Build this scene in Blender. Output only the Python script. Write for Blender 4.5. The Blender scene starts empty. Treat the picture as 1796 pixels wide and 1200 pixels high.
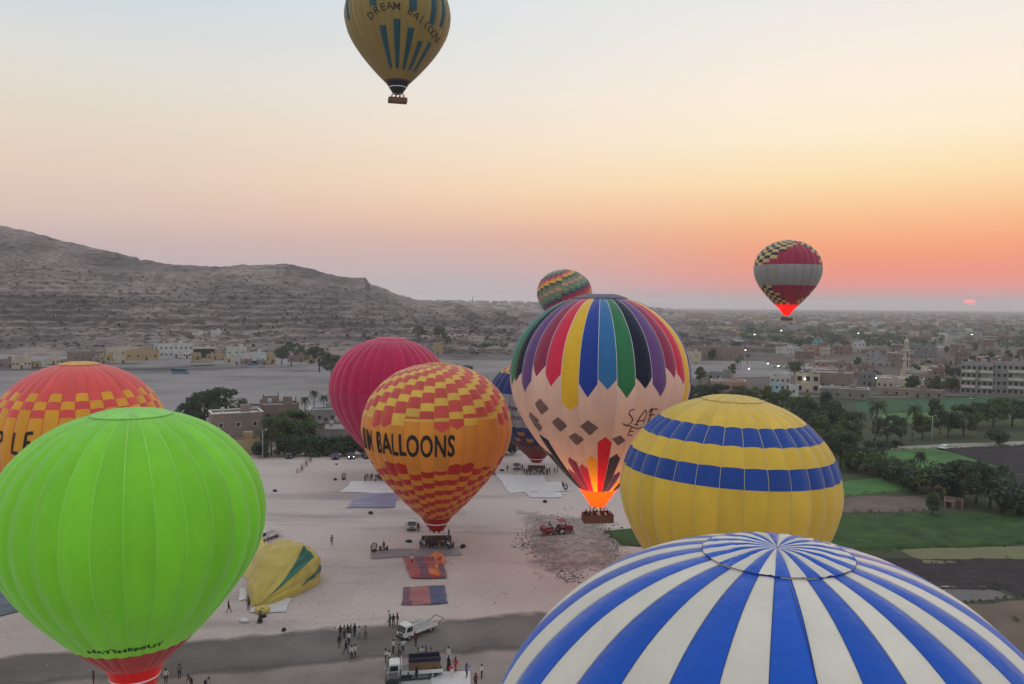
import bpy, bmesh, math, random
import numpy as np
from mathutils import Vector, Matrix, noise as mnoise

random.seed(7)
R_ = math.radians
scene = bpy.context.scene
COL = scene.collection

# ---------------------------------------------------------------- camera
CAM_H = 43.0
F_PX, W_PX, H_PX = 1410.0, 1796.0, 1200.0
PITCH, ROLL = R_(2.70), R_(0.50)
cam_data = bpy.data.cameras.new('camera')
cam_data.sensor_width = 36.0
cam_data.lens = 36.0 * F_PX / W_PX
cam_data.clip_start = 0.5
cam_data.clip_end = 60000
cam = bpy.data.objects.new('camera', cam_data)
COL.objects.link(cam)
CAM_ROT = Matrix.Rotation(R_(90) - PITCH, 4, 'X') @ Matrix.Rotation(ROLL, 4, 'Z')
cam.matrix_world = Matrix.Translation((0, 0, CAM_H)) @ CAM_ROT
scene.camera = cam

# ---------------------------------------------------------------- sky and sun
SUN_AZ = R_(29.6)          # to the right of the view axis (+Y)
SUN_EL = R_(0.36)
sun_dir = Vector((math.sin(SUN_AZ) * math.cos(SUN_EL), math.cos(SUN_AZ) * math.cos(SUN_EL), math.sin(SUN_EL)))

def srgb(r, g, b):
    def c(v):
        v /= 255.0
        return v / 12.92 if v <= 0.04045 else ((v + 0.055) / 1.055) ** 2.4
    return (c(r), c(g), c(b), 1.0)

world = bpy.data.worlds.new('World')
scene.world = world
world.use_nodes = True
wt = world.node_tree
wt.nodes.clear()
def wn(t, **kw):
    n = wt.nodes.new(t)
    for k, v in kw.items():
        setattr(n, k, v)
    return n
def wmath(op, a, b=None, clamp=False):
    n = wn('ShaderNodeMath', operation=op, use_clamp=clamp)
    for i, v in enumerate((a, b)):
        if v is None: continue
        if isinstance(v, (int, float)): n.inputs[i].default_value = v
        else: wt.links.new(v, n.inputs[i])
    return n.outputs[0]
tc = wn('ShaderNodeTexCoord')
sep = wn('ShaderNodeSeparateXYZ')
wt.links.new(tc.outputs['Generated'], sep.inputs[0])
elev = wmath('ARCSINE', sep.outputs['Z'])                       # radians above the horizon
el_f = wmath('DIVIDE', elev, R_(24.0), True)                      # 0 at the horizon .. 1 at 24 degrees
def ramp(stops):
    n = wn('ShaderNodeValToRGB')
    e = n.color_ramp.elements
    while len(e) < len(stops): e.new(0.5)
    for i, (p, c) in enumerate(stops):
        e[i].position = p; e[i].color = srgb(*c)
    wt.links.new(el_f, n.inputs[0])
    return n.outputs[0]
D24 = 24.0
near = ramp([(0.0, (206, 164, 162)), (0.5/D24, (224, 156, 150)), (1.4/D24, (254, 142, 126)), (2.6/D24, (255, 146, 112)), (3.7/D24, (255, 160, 112)),
             (5.6/D24, (255, 190, 136)), (8.4/D24, (255, 226, 176)), (11.2/D24, (255, 240, 210)), (14.2/D24, (253, 240, 222)), (17.2/D24, (246, 238, 228)), (20.8/D24, (234, 234, 232)), (1.0, (226, 230, 233))])
mid = ramp([(0.0, (186, 178, 184)), (1.4/D24, (197, 184, 188)), (2.6/D24, (210, 181, 178)), (4.6/D24, (228, 181, 166)), (6.2/D24, (245, 200, 168)),
            (8.2/D24, (252, 219, 184)), (11.4/D24, (249, 229, 207)), (14.2/D24, (242, 232, 220)), (17.2/D24, (232, 231, 226)), (20.8/D24, (225, 230, 232)), (1.0, (216, 225, 231))])
far = ramp([(0.0, (186, 178, 186)), (1.4/D24, (192, 180, 186)), (3.6/D24, (206, 182, 180)), (5.5/D24, (222, 196, 184)), (8.2/D24, (231, 208, 190)), (11.4/D24, (230, 218, 200)),
            (14.8/D24, (225, 223, 216)), (17.2/D24, (215, 220, 222)), (20.8/D24, (202, 218, 230)), (1.0, (196, 213, 228))])
hx = wmath('MULTIPLY', sep.outputs['X'], math.sin(SUN_AZ))
hy = wmath('MULTIPLY', sep.outputs['Y'], math.cos(SUN_AZ))
hlen = wmath('SQRT', wmath('ADD', wmath('POWER', sep.outputs['X'], 2.0), wmath('POWER', sep.outputs['Y'], 2.0)))
caz = wmath('DIVIDE', wmath('ADD', hx, hy), wmath('MAXIMUM', hlen, 1e-4))
azd = wmath('ARCCOSINE', caz)                                    # azimuth away from the sun
def mapr(v, a, b):
    n = wn('ShaderNodeMapRange', interpolation_type='SMOOTHSTEP')
    n.inputs['From Min'].default_value = a; n.inputs['From Max'].default_value = b
    wt.links.new(v, n.inputs['Value'])
    return n.outputs[0]
def wmix(f, a, b):
    n = wn('ShaderNodeMix', data_type='RGBA')
    wt.links.new(f, n.inputs[0]); wt.links.new(a, n.inputs[6]); wt.links.new(b, n.inputs[7])
    return n.outputs[2]
grad = wmix(mapr(azd, R_(6), R_(35)), near, mid)
grad = wmix(mapr(azd, R_(24), R_(60)), grad, far)
# sky above the frame brightened toward the zenith to add light to the scene
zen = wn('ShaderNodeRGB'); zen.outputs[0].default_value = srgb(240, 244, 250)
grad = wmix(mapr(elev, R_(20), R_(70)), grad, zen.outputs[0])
# the red sun, flattened by refraction, low in the haze
vsub = wn('ShaderNodeVectorMath', operation='SUBTRACT')
wt.links.new(tc.outputs['Generated'], vsub.inputs[0]); vsub.inputs[1].default_value = sun_dir
vmul = wn('ShaderNodeVectorMath', operation='MULTIPLY')
wt.links.new(vsub.outputs[0], vmul.inputs[0]); vmul.inputs[1].default_value = (1, 1, 2.1)
vlen = wn('ShaderNodeVectorMath', operation='LENGTH')
wt.links.new(vmul.outputs[0], vlen.inputs[0])
disc = mapr(vlen.outputs['Value'], R_(0.37), R_(0.30))
glow = mapr(vlen.outputs['Value'], R_(2.6), R_(0.3))
sunrgb = wn('ShaderNodeRGB'); sunrgb.outputs[0].default_value = (7.0, 0.20, 0.24, 1)
glowrgb = wn('ShaderNodeRGB'); glowrgb.outputs[0].default_value = srgb(246, 150, 150)
grad = wmix(wmath('MULTIPLY', glow, 0.55), grad, glowrgb.outputs[0])
grad = wmix(disc, grad, sunrgb.outputs[0])
sky = wn('ShaderNodeTexSky', sky_type='NISHITA', sun_disc=False)
sky.sun_elevation = SUN_EL; sky.sun_rotation = SUN_AZ
sky.altitude = 90; sky.air_density = 1.5; sky.dust_density = 4.0
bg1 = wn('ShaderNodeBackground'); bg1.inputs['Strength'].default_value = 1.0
bg2 = wn('ShaderNodeBackground'); bg2.inputs['Strength'].default_value = 0.012
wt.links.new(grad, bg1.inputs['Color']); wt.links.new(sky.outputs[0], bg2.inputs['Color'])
addsh = wn('ShaderNodeAddShader')
wt.links.new(bg1.outputs[0], addsh.inputs[0]); wt.links.new(bg2.outputs[0], addsh.inputs[1])
wout = wn('ShaderNodeOutputWorld')
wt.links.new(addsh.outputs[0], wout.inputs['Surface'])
world.cycles.sampling_method = 'MANUAL'
world.cycles.sample_map_resolution = 512

sun_data = bpy.data.lights.new('sun', 'SUN')
sun_data.energy = 0.5
sun_data.angle = R_(2.0)
sun_data.color = (1.0, 0.42, 0.28)
sun = bpy.data.objects.new('sun', sun_data)
COL.objects.link(sun)
sun.rotation_euler = (-sun_dir).to_track_quat('-Z', 'Y').to_euler()

scene.view_settings.view_transform = 'Standard'
scene.view_settings.look = 'None'
scene.view_settings.gamma = 1.0
scene.view_settings.exposure = 0.0
scene.view_settings.use_curve_mapping = False
scene.cycles.use_denoising = True
scene.cycles.max_bounces = 6
scene.cycles.diffuse_bounces = 3
scene.cycles.glossy_bounces = 2
scene.cycles.transmission_bounces = 4
scene.cycles.transparent_max_bounces = 6
scene.cycles.volume_bounces = 1
scene.cycles.caustics_reflective = False
scene.cycles.caustics_refractive = False

# ---------------------------------------------------------------- helpers
_R3 = CAM_ROT.to_3x3()
def ray(px, py):
    return (_R3 @ Vector(((px - W_PX / 2) / F_PX, -(py - H_PX / 2) / F_PX, -1.0)))
def G(px, py, z=0.0):
    """place on the ground (height z) that the photograph shows at this pixel"""
    d = ray(px, py)
    t = (z - CAM_H) / d.z
    return Vector((d.x * t, d.y * t, z))
def PD(px, py, depth):
    """point at a given distance along +Y"""
    d = ray(px, py)
    t = depth / d.y
    return Vector((d.x * t, depth, CAM_H + d.z * t))

def tag(o, label=None, cat=None, group=None, kind=None):
    if label: o['label'] = label
    if cat: o['category'] = cat
    if group: o['group'] = group
    if kind: o['kind'] = kind
    return o
def empty(name, loc, rz=0.0, label=None, cat=None, group=None):
    o = bpy.data.objects.new(name, None)
    o.empty_display_size = 0.5
    COL.objects.link(o)
    o.location = loc; o.rotation_euler = (0, 0, rz)
    return tag(o, label, cat, group)
def link(name, me, parent=None, mats=None, loc=None, rz=None):
    o = bpy.data.objects.new(name, me)
    COL.objects.link(o)
    if parent is not None: o.parent = parent
    if loc is not None: o.location = loc
    if rz is not None: o.rotation_euler = (0, 0, rz)
    if mats is not None:
        if not isinstance(mats, (list, tuple)): mats = [mats]
        if len(me.materials) == 0:
            for m in mats: me.materials.append(m)
        else:
            for i, m in enumerate(mats):
                if me.materials[i] is not m:
                    o.material_slots[i].link = 'OBJECT'; o.material_slots[i].material = m
    return o
def copy_tree(o, parent=None):
    c = o.copy(); COL.objects.link(c)
    c.parent = parent
    for ch in o.children:
        copy_tree(ch, c)
    return c

class MB:
    """collects simple shapes into one mesh"""
    def __init__(s): s.v = []; s.f = []; s.m = []; s.sm = []
    def add(s, verts, faces, mi=0, smooth=False):
        n = len(s.v); s.v += [tuple(v) for v in verts]
        for f in faces:
            s.f.append(tuple(i + n for i in f)); s.m.append(mi); s.sm.append(smooth)
        return s
    def box(s, x0, x1, y0, y1, z0, z1, mi=0, M=None):
        vs = [Vector((x, y, z)) for z in (z0, z1) for y in (y0, y1) for x in (x0, x1)]
        if M is not None: vs = [M @ v for v in vs]
        return s.add(vs, [(0, 2, 3, 1), (4, 5, 7, 6), (0, 1, 5, 4), (2, 6, 7, 3), (0, 4, 6, 2), (1, 3, 7, 5)], mi)
    def tube(s, p0, p1, r0, r1=None, n=8, mi=0, cap=True):
        r1 = r0 if r1 is None else r1
        p0 = Vector(p0); p1 = Vector(p1); d = (p1 - p0)
        if d.length < 1e-6: return s
        q = d.to_track_quat('Z', 'Y').to_matrix()
        vs = []
        for p, r in ((p0, r0), (p1, r1)):
            for i in range(n):
                a = 2 * math.pi * i / n
                vs.append(p + q @ Vector((r * math.cos(a), r * math.sin(a), 0)))
        fs = [(i, (i + 1) % n, n + (i + 1) % n, n + i) for i in range(n)]
        s.add(vs, fs, mi, True)
        if cap:
            k = len(s.v) - 2 * n
            s.f.append(tuple(k + i for i in reversed(range(n)))); s.m.append(mi); s.sm.append(False)
            s.f.append(tuple(k + n + i for i in range(n))); s.m.append(mi); s.sm.append(False)
        return s
    def prism(s, pts, y0, y1, mi=0):
        """outline pts (x,z) extruded along y"""
        n = len(pts)
        vs = [(p[0], y0, p[1]) for p in pts] + [(p[0], y1, p[1]) for p in pts]
        fs = [tuple(range(n)), tuple(reversed(range(n, 2 * n)))] + [(i, n + i, n + (i + 1) % n, (i + 1) % n) for i in range(n)]
        return s.add(vs, fs, mi)
    def lathe(s, prof, n=12, mi=0, M=None, smooth=True):
        vs = []
        for r, z in prof:
            for i in range(n):
                a = 2 * math.pi * i / n
                v = Vector((r * math.cos(a), r * math.sin(a), z))
                vs.append(M @ v if M is not None else v)
        fs = []
        for j in range(len(prof) - 1):
            for i in range(n):
                fs.append((j * n + i, j * n + (i + 1) % n, (j + 1) * n + (i + 1) % n, (j + 1) * n + i))
        return s.add(vs, fs, mi, smooth)
    def mesh(s, name='mesh'):
        me = bpy.data.meshes.new(name)
        me.from_pydata(s.v, [], s.f)
        me.polygons.foreach_set('material_index', s.m)
        me.polygons.foreach_set('use_smooth', s.sm)
        me.update()
        return me
    def build(s, name, mats, parent=None, loc=None, rz=None, bevel=0.0):
        me = s.mesh(name)
        if bevel > 0:
            bm = bmesh.new(); bm.from_mesh(me)
            bmesh.ops.remove_doubles(bm, verts=bm.verts, dist=1e-5)
            bmesh.ops.bevel(bm, geom=[e for e in bm.edges if len(e.link_faces) == 2 and e.calc_face_angle(0) > 0.6], offset=bevel, segments=2, affect='EDGES', clamp_overlap=True)
            bmesh.ops.recalc_face_normals(bm, faces=bm.faces)
            bm.to_mesh(me); bm.free()
        return link(name, me, parent, mats, loc, rz)

def grid_mesh(name, X, Y, Z, smooth=True):
    ny, nx = X.shape
    me = bpy.data.meshes.new(name)
    co = np.stack([X, Y, Z], -1).reshape(-1, 3)
    idx = np.arange(nx * ny).reshape(ny, nx)
    f = np.stack([idx[:-1, :-1], idx[:-1, 1:], idx[1:, 1:], idx[1:, :-1]], -1).reshape(-1, 4)
    me.vertices.add(len(co)); me.vertices.foreach_set('co', co.ravel().astype(np.float32))
    me.loops.add(f.size); me.loops.foreach_set('vertex_index', f.ravel().astype(np.int32))
    me.polygons.add(len(f))
    me.polygons.foreach_set('loop_start', np.arange(0, f.size, 4, dtype=np.int32))
    me.polygons.foreach_set('loop_total', np.full(len(f), 4, dtype=np.int32))
    me.update(); me.validate()
    if smooth: me.polygons.foreach_set('use_smooth', np.ones(len(f), dtype=bool))
    return me

# numpy value noise
_rng = np.random.default_rng(11)
_LAT = _rng.random((256, 256))
def vnoise(x, y):
    xi = np.floor(x).astype(int); yi = np.floor(y).astype(int)
    fx = x - xi; fy = y - yi
    fx = fx * fx * (3 - 2 * fx); fy = fy * fy * (3 - 2 * fy)
    a = _LAT[xi & 255, yi & 255]; b = _LAT[(xi + 1) & 255, yi & 255]
    c = _LAT[xi & 255, (yi + 1) & 255]; d = _LAT[(xi + 1) & 255, (yi + 1) & 255]
    return (a * (1 - fx) + b * fx) * (1 - fy) + (c * (1 - fx) + d * fx) * fy
def fbm(x, y, octv=5, gain=0.5, ridged=False):
    s = 0; amp = 1.0; tot = 0
    for i in range(octv):
        n = vnoise(x + 17.3 * i, y - 9.1 * i) * 2 - 1
        if ridged: n = 1 - 2 * np.abs(n)
        s = s + amp * n; tot += amp; amp *= gain; x = x * 2.03; y = y * 2.03
    return s / tot

# ---------------------------------------------------------------- materials
_mats = {}
def mat(name, col, rough=0.8, var=0.12, scale=1.0, bump=0.0, bscale=None, metal=0.0, spec=0.3, col2=None, coord='Object', detail=6.0, emit=None, estr=0.0):
    if name in _mats: return _mats[name]
    m = bpy.data.materials.new(name); m.use_nodes = True
    nt = m.node_tree; b = nt.nodes['Principled BSDF']
    b.inputs['Roughness'].default_value = rough
    b.inputs['Metallic'].default_value = metal
    b.inputs['Specular IOR Level'].default_value = spec
    t = nt.nodes.new('ShaderNodeTexCoord')
    n = nt.nodes.new('ShaderNodeTexNoise')
    n.inputs['Scale'].default_value = scale; n.inputs['Detail'].default_value = detail; n.inputs['Roughness'].default_value = 0.6
    geo = nt.nodes.new('ShaderNodeNewGeometry')
    nt.links.new(geo.outputs['Position'] if coord == 'World' else t.outputs['Object'], n.inputs['Vector'])
    r = nt.nodes.new('ShaderNodeValToRGB')
    c = col[:3]
    c2 = col2[:3] if col2 else tuple(min(1, v * (1 + var)) for v in c)
    c1 = tuple(v * (1 - var) for v in c)
    r.color_ramp.elements[0].position = 0.3; r.color_ramp.elements[0].color = (*c1, 1)
    r.color_ramp.elements[1].position = 0.7; r.color_ramp.elements[1].color = (*c2, 1)
    nt.links.new(n.outputs['Fac'], r.inputs[0]); nt.links.new(r.outputs[0], b.inputs['Base Color'])
    if bump > 0:
        n2 = nt.nodes.new('ShaderNodeTexNoise'); n2.inputs['Scale'].default_value = bscale or scale * 6; n2.inputs['Detail'].default_value = 4
        nt.links.new(geo.outputs['Position'] if coord == 'World' else t.outputs['Object'], n2.inputs['Vector'])
        bp = nt.nodes.new('ShaderNodeBump'); bp.inputs['Strength'].default_value = bump
        nt.links.new(n2.outputs['Fac'], bp.inputs['Height']); nt.links.new(bp.outputs[0], b.inputs['Normal'])
    if emit:
        b.inputs['Emission Color'].default_value = (*emit[:3], 1); b.inputs['Emission Strength'].default_value = estr
    _mats[name] = m
    return m

def fabric(name, rgb, trans=0.3, rough=0.45, spec=0.45):
    """ripstop nylon: diffuse with a soft sheen, part of the light passing through"""
    key = 'fabric_' + name
    if key in _mats: return _mats[key]
    m = bpy.data.materials.new(key); m.use_nodes = True
    nt = m.node_tree; b = nt.nodes['Principled BSDF']; out = nt.nodes['Material Output']
    c = srgb(*rgb)
    mx_, mn_ = max(c[:3]), min(c[:3])
    sat = (mx_ - mn_) / max(mx_, 1e-4)
    c = tuple(min(0.9, 1.30 * (v - 0.20 * sat * mn_)) for v in c[:3])
    b.inputs['Roughness'].default_value = rough; b.inputs['Specular IOR Level'].default_value = spec * 0.5
    b.inputs['Sheen Weight'].default_value = 0.5 * min(1.0, 0.35 + mx_); b.inputs['Sheen Roughness'].default_value = 0.42
    t = nt.nodes.new('ShaderNodeTexCoord')
    n = nt.nodes.new('ShaderNodeTexNoise'); n.inputs['Scale'].default_value = 0.22; n.inputs['Detail'].default_value = 7; n.inputs['Roughness'].default_value = 0.65
    mp = nt.nodes.new('ShaderNodeMapping'); mp.inputs['Scale'].default_value = (1.0, 1.0, 0.35)
    oi = nt.nodes.new('ShaderNodeObjectInfo')
    av = nt.nodes.new('ShaderNodeVectorMath'); av.operation = 'ADD'
    cb = nt.nodes.new('ShaderNodeCombineXYZ')
    ml = nt.nodes.new('ShaderNodeMath'); ml.operation = 'MULTIPLY'; ml.inputs[1].default_value = 93.0
    nt.links.new(oi.outputs['Random'], ml.inputs[0]); nt.links.new(ml.outputs[0], cb.inputs[0])
    nt.links.new(t.outputs['Object'], av.inputs[0]); nt.links.new(cb.outputs[0], av.inputs[1])
    nt.links.new(av.outputs[0], mp.inputs[0]); nt.links.new(mp.outputs[0], n.inputs['Vector'])
    r = nt.nodes.new('ShaderNodeValToRGB')
    r.color_ramp.elements[0].position = 0.28; r.color_ramp.elements[0].color = (c[0] * .84, c[1] * .84, c[2] * .84, 1)
    r.color_ramp.elements[1].position = 0.72; r.color_ramp.elements[1].color = (min(1, c[0] * 1.07), min(1, c[1] * 1.07), min(1, c[2] * 1.07), 1)
    nt.links.new(n.outputs['Fac'], r.inputs[0])
    # each panel takes the light a little differently (cloth batches)
    hv = nt.nodes.new('ShaderNodeHueSaturation')
    mr = nt.nodes.new('ShaderNodeMapRange'); mr.inputs['To Min'].default_value = 0.93; mr.inputs['To Max'].default_value = 1.06
    nt.links.new(oi.outputs['Random'], mr.inputs['Value']); nt.links.new(mr.outputs[0], hv.inputs['Value'])
    nt.links.new(r.outputs[0], hv.inputs['Color'])
    nt.links.new(hv.outputs[0], b.inputs['Base Color'])
    n2 = nt.nodes.new('ShaderNodeTexNoise'); n2.inputs['Scale'].default_value = 1.1; n2.inputs['Detail'].default_value = 5
    nt.links.new(mp.outputs[0], n2.inputs['Vector'])
    bp = nt.nodes.new('ShaderNodeBump'); bp.inputs['Strength'].default_value = 0.42; bp.inputs['Distance'].default_value = 0.25
    nt.links.new(n2.outputs['Fac'], bp.inputs['Height']); nt.links.new(bp.outputs[0], b.inputs['Normal'])
    tr = nt.nodes.new('ShaderNodeBsdfTranslucent')
    nt.links.new(hv.outputs[0], tr.inputs['Color'])
    mx = nt.nodes.new('ShaderNodeMixShader'); mx.inputs[0].default_value = trans
    nt.links.new(b.outputs[0], mx.inputs[1]); nt.links.new(tr.outputs[0], mx.inputs[2])
    nt.links.new(mx.outputs[0], out.inputs['Surface'])
    _mats[key] = m
    return m
# ================================================================ TERRAIN
def hz_y(px): return 533.6 + (px - 898) * 0.0087

m_sand = bpy.data.materials.new('sand'); m_sand.use_nodes = True
def build_sand(m, base, dark, light, rock=False):
    nt = m.node_tree; b = nt.nodes['Principled BSDF']
    b.inputs['Roughness'].default_value = 0.95; b.inputs['Specular IOR Level'].default_value = 0.1
    g = nt.nodes.new('ShaderNodeNewGeometry')
    def nz(scale, detail=6, sx=1, sy=1, sz=1):
        mp = nt.nodes.new('ShaderNodeMapping'); mp.inputs['Scale'].default_value = (sx, sy, sz)
        nt.links.new(g.outputs['Position'], mp.inputs[0])
        n = nt.nodes.new('ShaderNodeTexNoise'); n.inputs['Scale'].default_value = scale; n.inputs['Detail'].default_value = detail; n.inputs['Roughness'].default_value = 0.62
        nt.links.new(mp.outputs[0], n.inputs['Vector']); return n.outputs['Fac']
    def rp(f, stops):
        r = nt.nodes.new('ShaderNodeValToRGB'); e = r.color_ramp.elements
        while len(e) < len(stops): e.new(0.5)
        for i, (p, c) in enumerate(stops): e[i].position = p; e[i].color = (*c[:3], 1)
        nt.links.new(f, r.inputs[0]); return r.outputs[0]
    def mixc(f, a, b_, mode='MIX'):
        n = nt.nodes.new('ShaderNodeMix'); n.data_type = 'RGBA'; n.blend_type = mode
        if isinstance(f, float): n.inputs[0].default_value = f
        else: nt.links.new(f, n.inputs[0])
        nt.links.new(a, n.inputs[6]); nt.links.new(b_, n.inputs[7]); return n.outputs[2]
    c = rp(nz(0.0085 if rock else 0.018, 6), [(0.36 if rock else 0.3, dark), (0.5, base), (0.64 if rock else 0.74, light)])
    # faint streaks dragged by wheels, running mostly across the field
    st = rp(nz(0.05, 7, 0.35, 2.2), [(0.30, (0.62, 0.62, 0.64)), (0.46, (1, 1, 1)), (0.66, (1.0, 1.0, 1.0)), (0.78, (1.08, 1.06, 1.04))])
    c = mixc(0.85, c, st, 'MULTIPLY')
    fn = rp(nz(1.1, 4), [(0.34, (0.88, 0.88, 0.88)), (0.5, (1, 1, 1)), (0.64, (1.03, 1.03, 1.02))])
    c = mixc(0.8, c, fn, 'MULTIPLY')
    if rock:
        k = rp(nz(0.11, 8, 0.6, 1.0), [(0.34, (0.36, 0.35, 0.37)), (0.48, (0.95, 0.95, 0.95)), (0.62, (1.0, 1.0, 1.0)), (0.72, (1.4, 1.34, 1.26))])
        c = mixc(0.9, c, k, 'MULTIPLY')
        st2 = rp(nz(0.02, 7, 0.6, 0.6, 9.0), [(0.36, (0.52, 0.51, 0.53)), (0.46, (1, 1, 1)), (0.58, (1, 1, 1)), (0.68, (1.25, 1.2, 1.15))])
        c = mixc(0.8, c, st2, 'MULTIPLY')
        # steep faces coloured darker as shaded folds and bare rock, dusty gentle ones lighter
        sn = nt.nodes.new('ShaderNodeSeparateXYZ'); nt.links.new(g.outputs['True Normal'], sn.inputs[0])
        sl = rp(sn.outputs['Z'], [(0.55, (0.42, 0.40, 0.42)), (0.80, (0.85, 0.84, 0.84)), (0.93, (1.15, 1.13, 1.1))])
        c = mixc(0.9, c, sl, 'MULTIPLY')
    nt.links.new(c, b.inputs['Base Color'])
    bp = nt.nodes.new('ShaderNodeBump'); bp.inputs['Strength'].default_value = 0.9 if rock else 0.28; bp.inputs['Distance'].default_value = 1.2 if rock else 0.3
    nt.links.new(nz(0.22 if rock else 0.6, 8), bp.inputs['Height']); nt.links.new(bp.outputs[0], b.inputs['Normal'])
build_sand(m_sand, (0.505, 0.43, 0.405), (0.385, 0.33, 0.315), (0.565, 0.47, 0.43))
m_sand2 = bpy.data.materials.new('grey_sand'); m_sand2.use_nodes = True
build_sand(m_sand2, (0.245, 0.222, 0.222), (0.17, 0.152, 0.152), (0.30, 0.27, 0.265))
m_hill = bpy.data.materials.new('hill_rock'); m_hill.use_nodes = True
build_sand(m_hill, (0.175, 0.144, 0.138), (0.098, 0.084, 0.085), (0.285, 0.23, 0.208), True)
m_track = mat('packed_track', (0.168, 0.147, 0.14), 0.95, 0.3, 0.09, 0.4, 0.8, coord='World', spec=0.1)

# the ground, one sheet to the horizon
S = 26000
gxx = np.concatenate([[-S, -12000, -5000], np.linspace(-2000, 2000, 41), [5000, 12000, S]]); gyy = np.concatenate([np.linspace(-300, 1500, 37), [2000, 3000, 5000, 9000, 15000, S]])
X, Y = np.meshgrid(gxx, gyy)
tag(link('ground', grid_mesh('ground', X, Y, X * 0.0), None, m_sand), kind='structure')

# hill on the left, rising from the desert edge to a rocky ridge
RY = 1180.0
ridge_px = [(-700, 330), (-300, 372), (-120, 388), (0, 400), (40, 405), (90, 417), (130, 428), (190, 439), (240, 450), (247, 456), (300, 463), (380, 469), (430, 466), (500, 464), (535, 471), (575, 480), (610, 486), (640, 488), (648, 497), (672, 508), (700, 520), (730, 527), (780, 533), (860, 541), (960, 556), (1100, 570)]
rx = np.array([(p - 898) / F_PX * RY for p, y in ridge_px])
rz = np.array([CAM_H + (hz_y(p) - y) / F_PX * RY for p, y in ridge_px])
gx = np.arange(-1500, 260, 3.4); gy = np.arange(585, 1520, 2.8)
X, Y = np.meshgrid(gx, gy)
warp = 26 * fbm(X / 120, Y / 120, 3)
# columns of equal bearing keep the outline of the ridge
Xr = X * RY / Y
Hr = np.interp(Xr, rx, rz)
YB = 640 + 45 * fbm(X / 160 + 3, X * 0 + 1.5, 3) - np.clip(X + 600, -600, 600) * 0.03
t = np.clip((Y - YB + warp) / (RY - YB), 0, 1.0)
prof = 0.42 * t + 0.58 * t ** 2.1
back = np.clip((Y - RY) / 420, 0, 1)
Z = Hr * prof * (1 - 0.55 * back)
slope = np.clip(t * 3.0, 0, 1)
lower = np.clip(1.15 - t * 1.25, 0.12, 1) * slope
edge_keep = np.clip(1 - np.abs(Y - RY) / 60, 0, 1)
rough = 11.0 * fbm(X / 75, Y / 55, 5, 0.6) + 7.5 * fbm(X / 26, Y / 17, 4, 0.55, True) + 2.6 * fbm(X / 8.5, Y / 6.0, 3, 0.6)
gul = 8.0 * fbm(X / 46 + 0.25 * Y / 46, Y / 260, 4, 0.55, True)
Z = Z + lower * rough * (1 - 0.8 * edge_keep) + slope * gul * np.clip(t, 0, 0.8) * (1 - 0.9 * edge_keep) * 1.45
Z = Z + slope * (1 - edge_keep * 0.5) * 1.9 * fbm(X / 5.0, Y / 5.0, 2)
# terraces: old diggings and paths cut across the lower slope
ter = Z / 5.5 + 0.8 * fbm(X / 90, Y / 90, 3)
frac = ter - np.floor(ter)
Z = Z + lower * 4.4 * (np.clip((frac - 0.6) / 0.16, 0, 1) - frac)
# small crags on the crest
Z = Z + edge_keep * (1.9 * np.clip(fbm(X / 14, Y / 30, 4, .6), 0, 1) * 2.6)
Z = np.where(t <= 0, -0.6 + 0 * Z, Z)
Z = Z - 0.3
HILLX, HILLY, HILLZ = gx, gy, Z
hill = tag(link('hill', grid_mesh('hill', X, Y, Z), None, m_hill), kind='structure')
def hill_z(x, y):
    i = int(round((x - gx[0]) / 3.4)); j = int(round((y - gy[0]) / 2.8))
    if 0 <= i < len(gx) and 0 <= j < len(gy): return float(HILLZ[j, i])
    return 0.0
def on_hill(px, py):
    """first point of the hill met by the line of sight to that pixel"""
    d = ray(px, py)
    y = 590.0
    while y < 1500:
        p = d * (y / d.y)
        z = CAM_H + p.z
        if z <= max(0.0, hill_z(p.x, y)): return Vector((p.x, y, max(0.0, hill_z(p.x, y))))
        y += 2.0
    return None

# sandy rises between the launch field and the houses under the hill
gx2 = np.arange(-360, 90, 2.2); gy2 = np.arange(318, 640, 2.2)
X, Y = np.meshgrid(gx2, gy2)
def bump2(cx, cy, sx, sy, h): return h * np.exp(-((X - cx) / sx) ** 2 - ((Y - cy) / sy) ** 2)
Z = bump2(-160, 470, 60, 40, 9.0) + bump2(-118, 455, 30, 30, 5.0) + bump2(-235, 500, 60, 34, 6.0) + bump2(-40, 440, 60, 40, 1.6) + bump2(-90, 385, 46, 22, 3.2) + bump2(10, 520, 80, 40, 1.4)
Z += 1.8 * fbm(X / 40, Y / 26, 4) + 0.7 * fbm(X / 9, Y / 7, 3)
edge = np.minimum(np.minimum((X - gx2[0]), (gx2[-1] - X)) / 60, np.minimum((Y - gy2[0]) / 45, (gy2[-1] - Y) / 60))
Z = Z * np.clip(edge, 0, 1) - 0.5 * (1 - np.clip(edge * 2, 0, 1)) + 0.05
MZ = Z
tag(link('sand_mounds', grid_mesh('sand_mounds', X, Y, Z), None, m_sand2), kind='structure')
def mound_z(x, y):
    i = int(round((x - gx2[0]) / 2.2)); j = int(round((y - gy2[0]) / 2.2))
    if 0 <= i < len(gx2) and 0 <= j < len(gy2): return max(0.0, float(MZ[j, i]))
    return 0.0
def gz(p): return max(mound_z(p.x, p.y), hill_z(p.x, p.y), 0.0)

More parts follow.
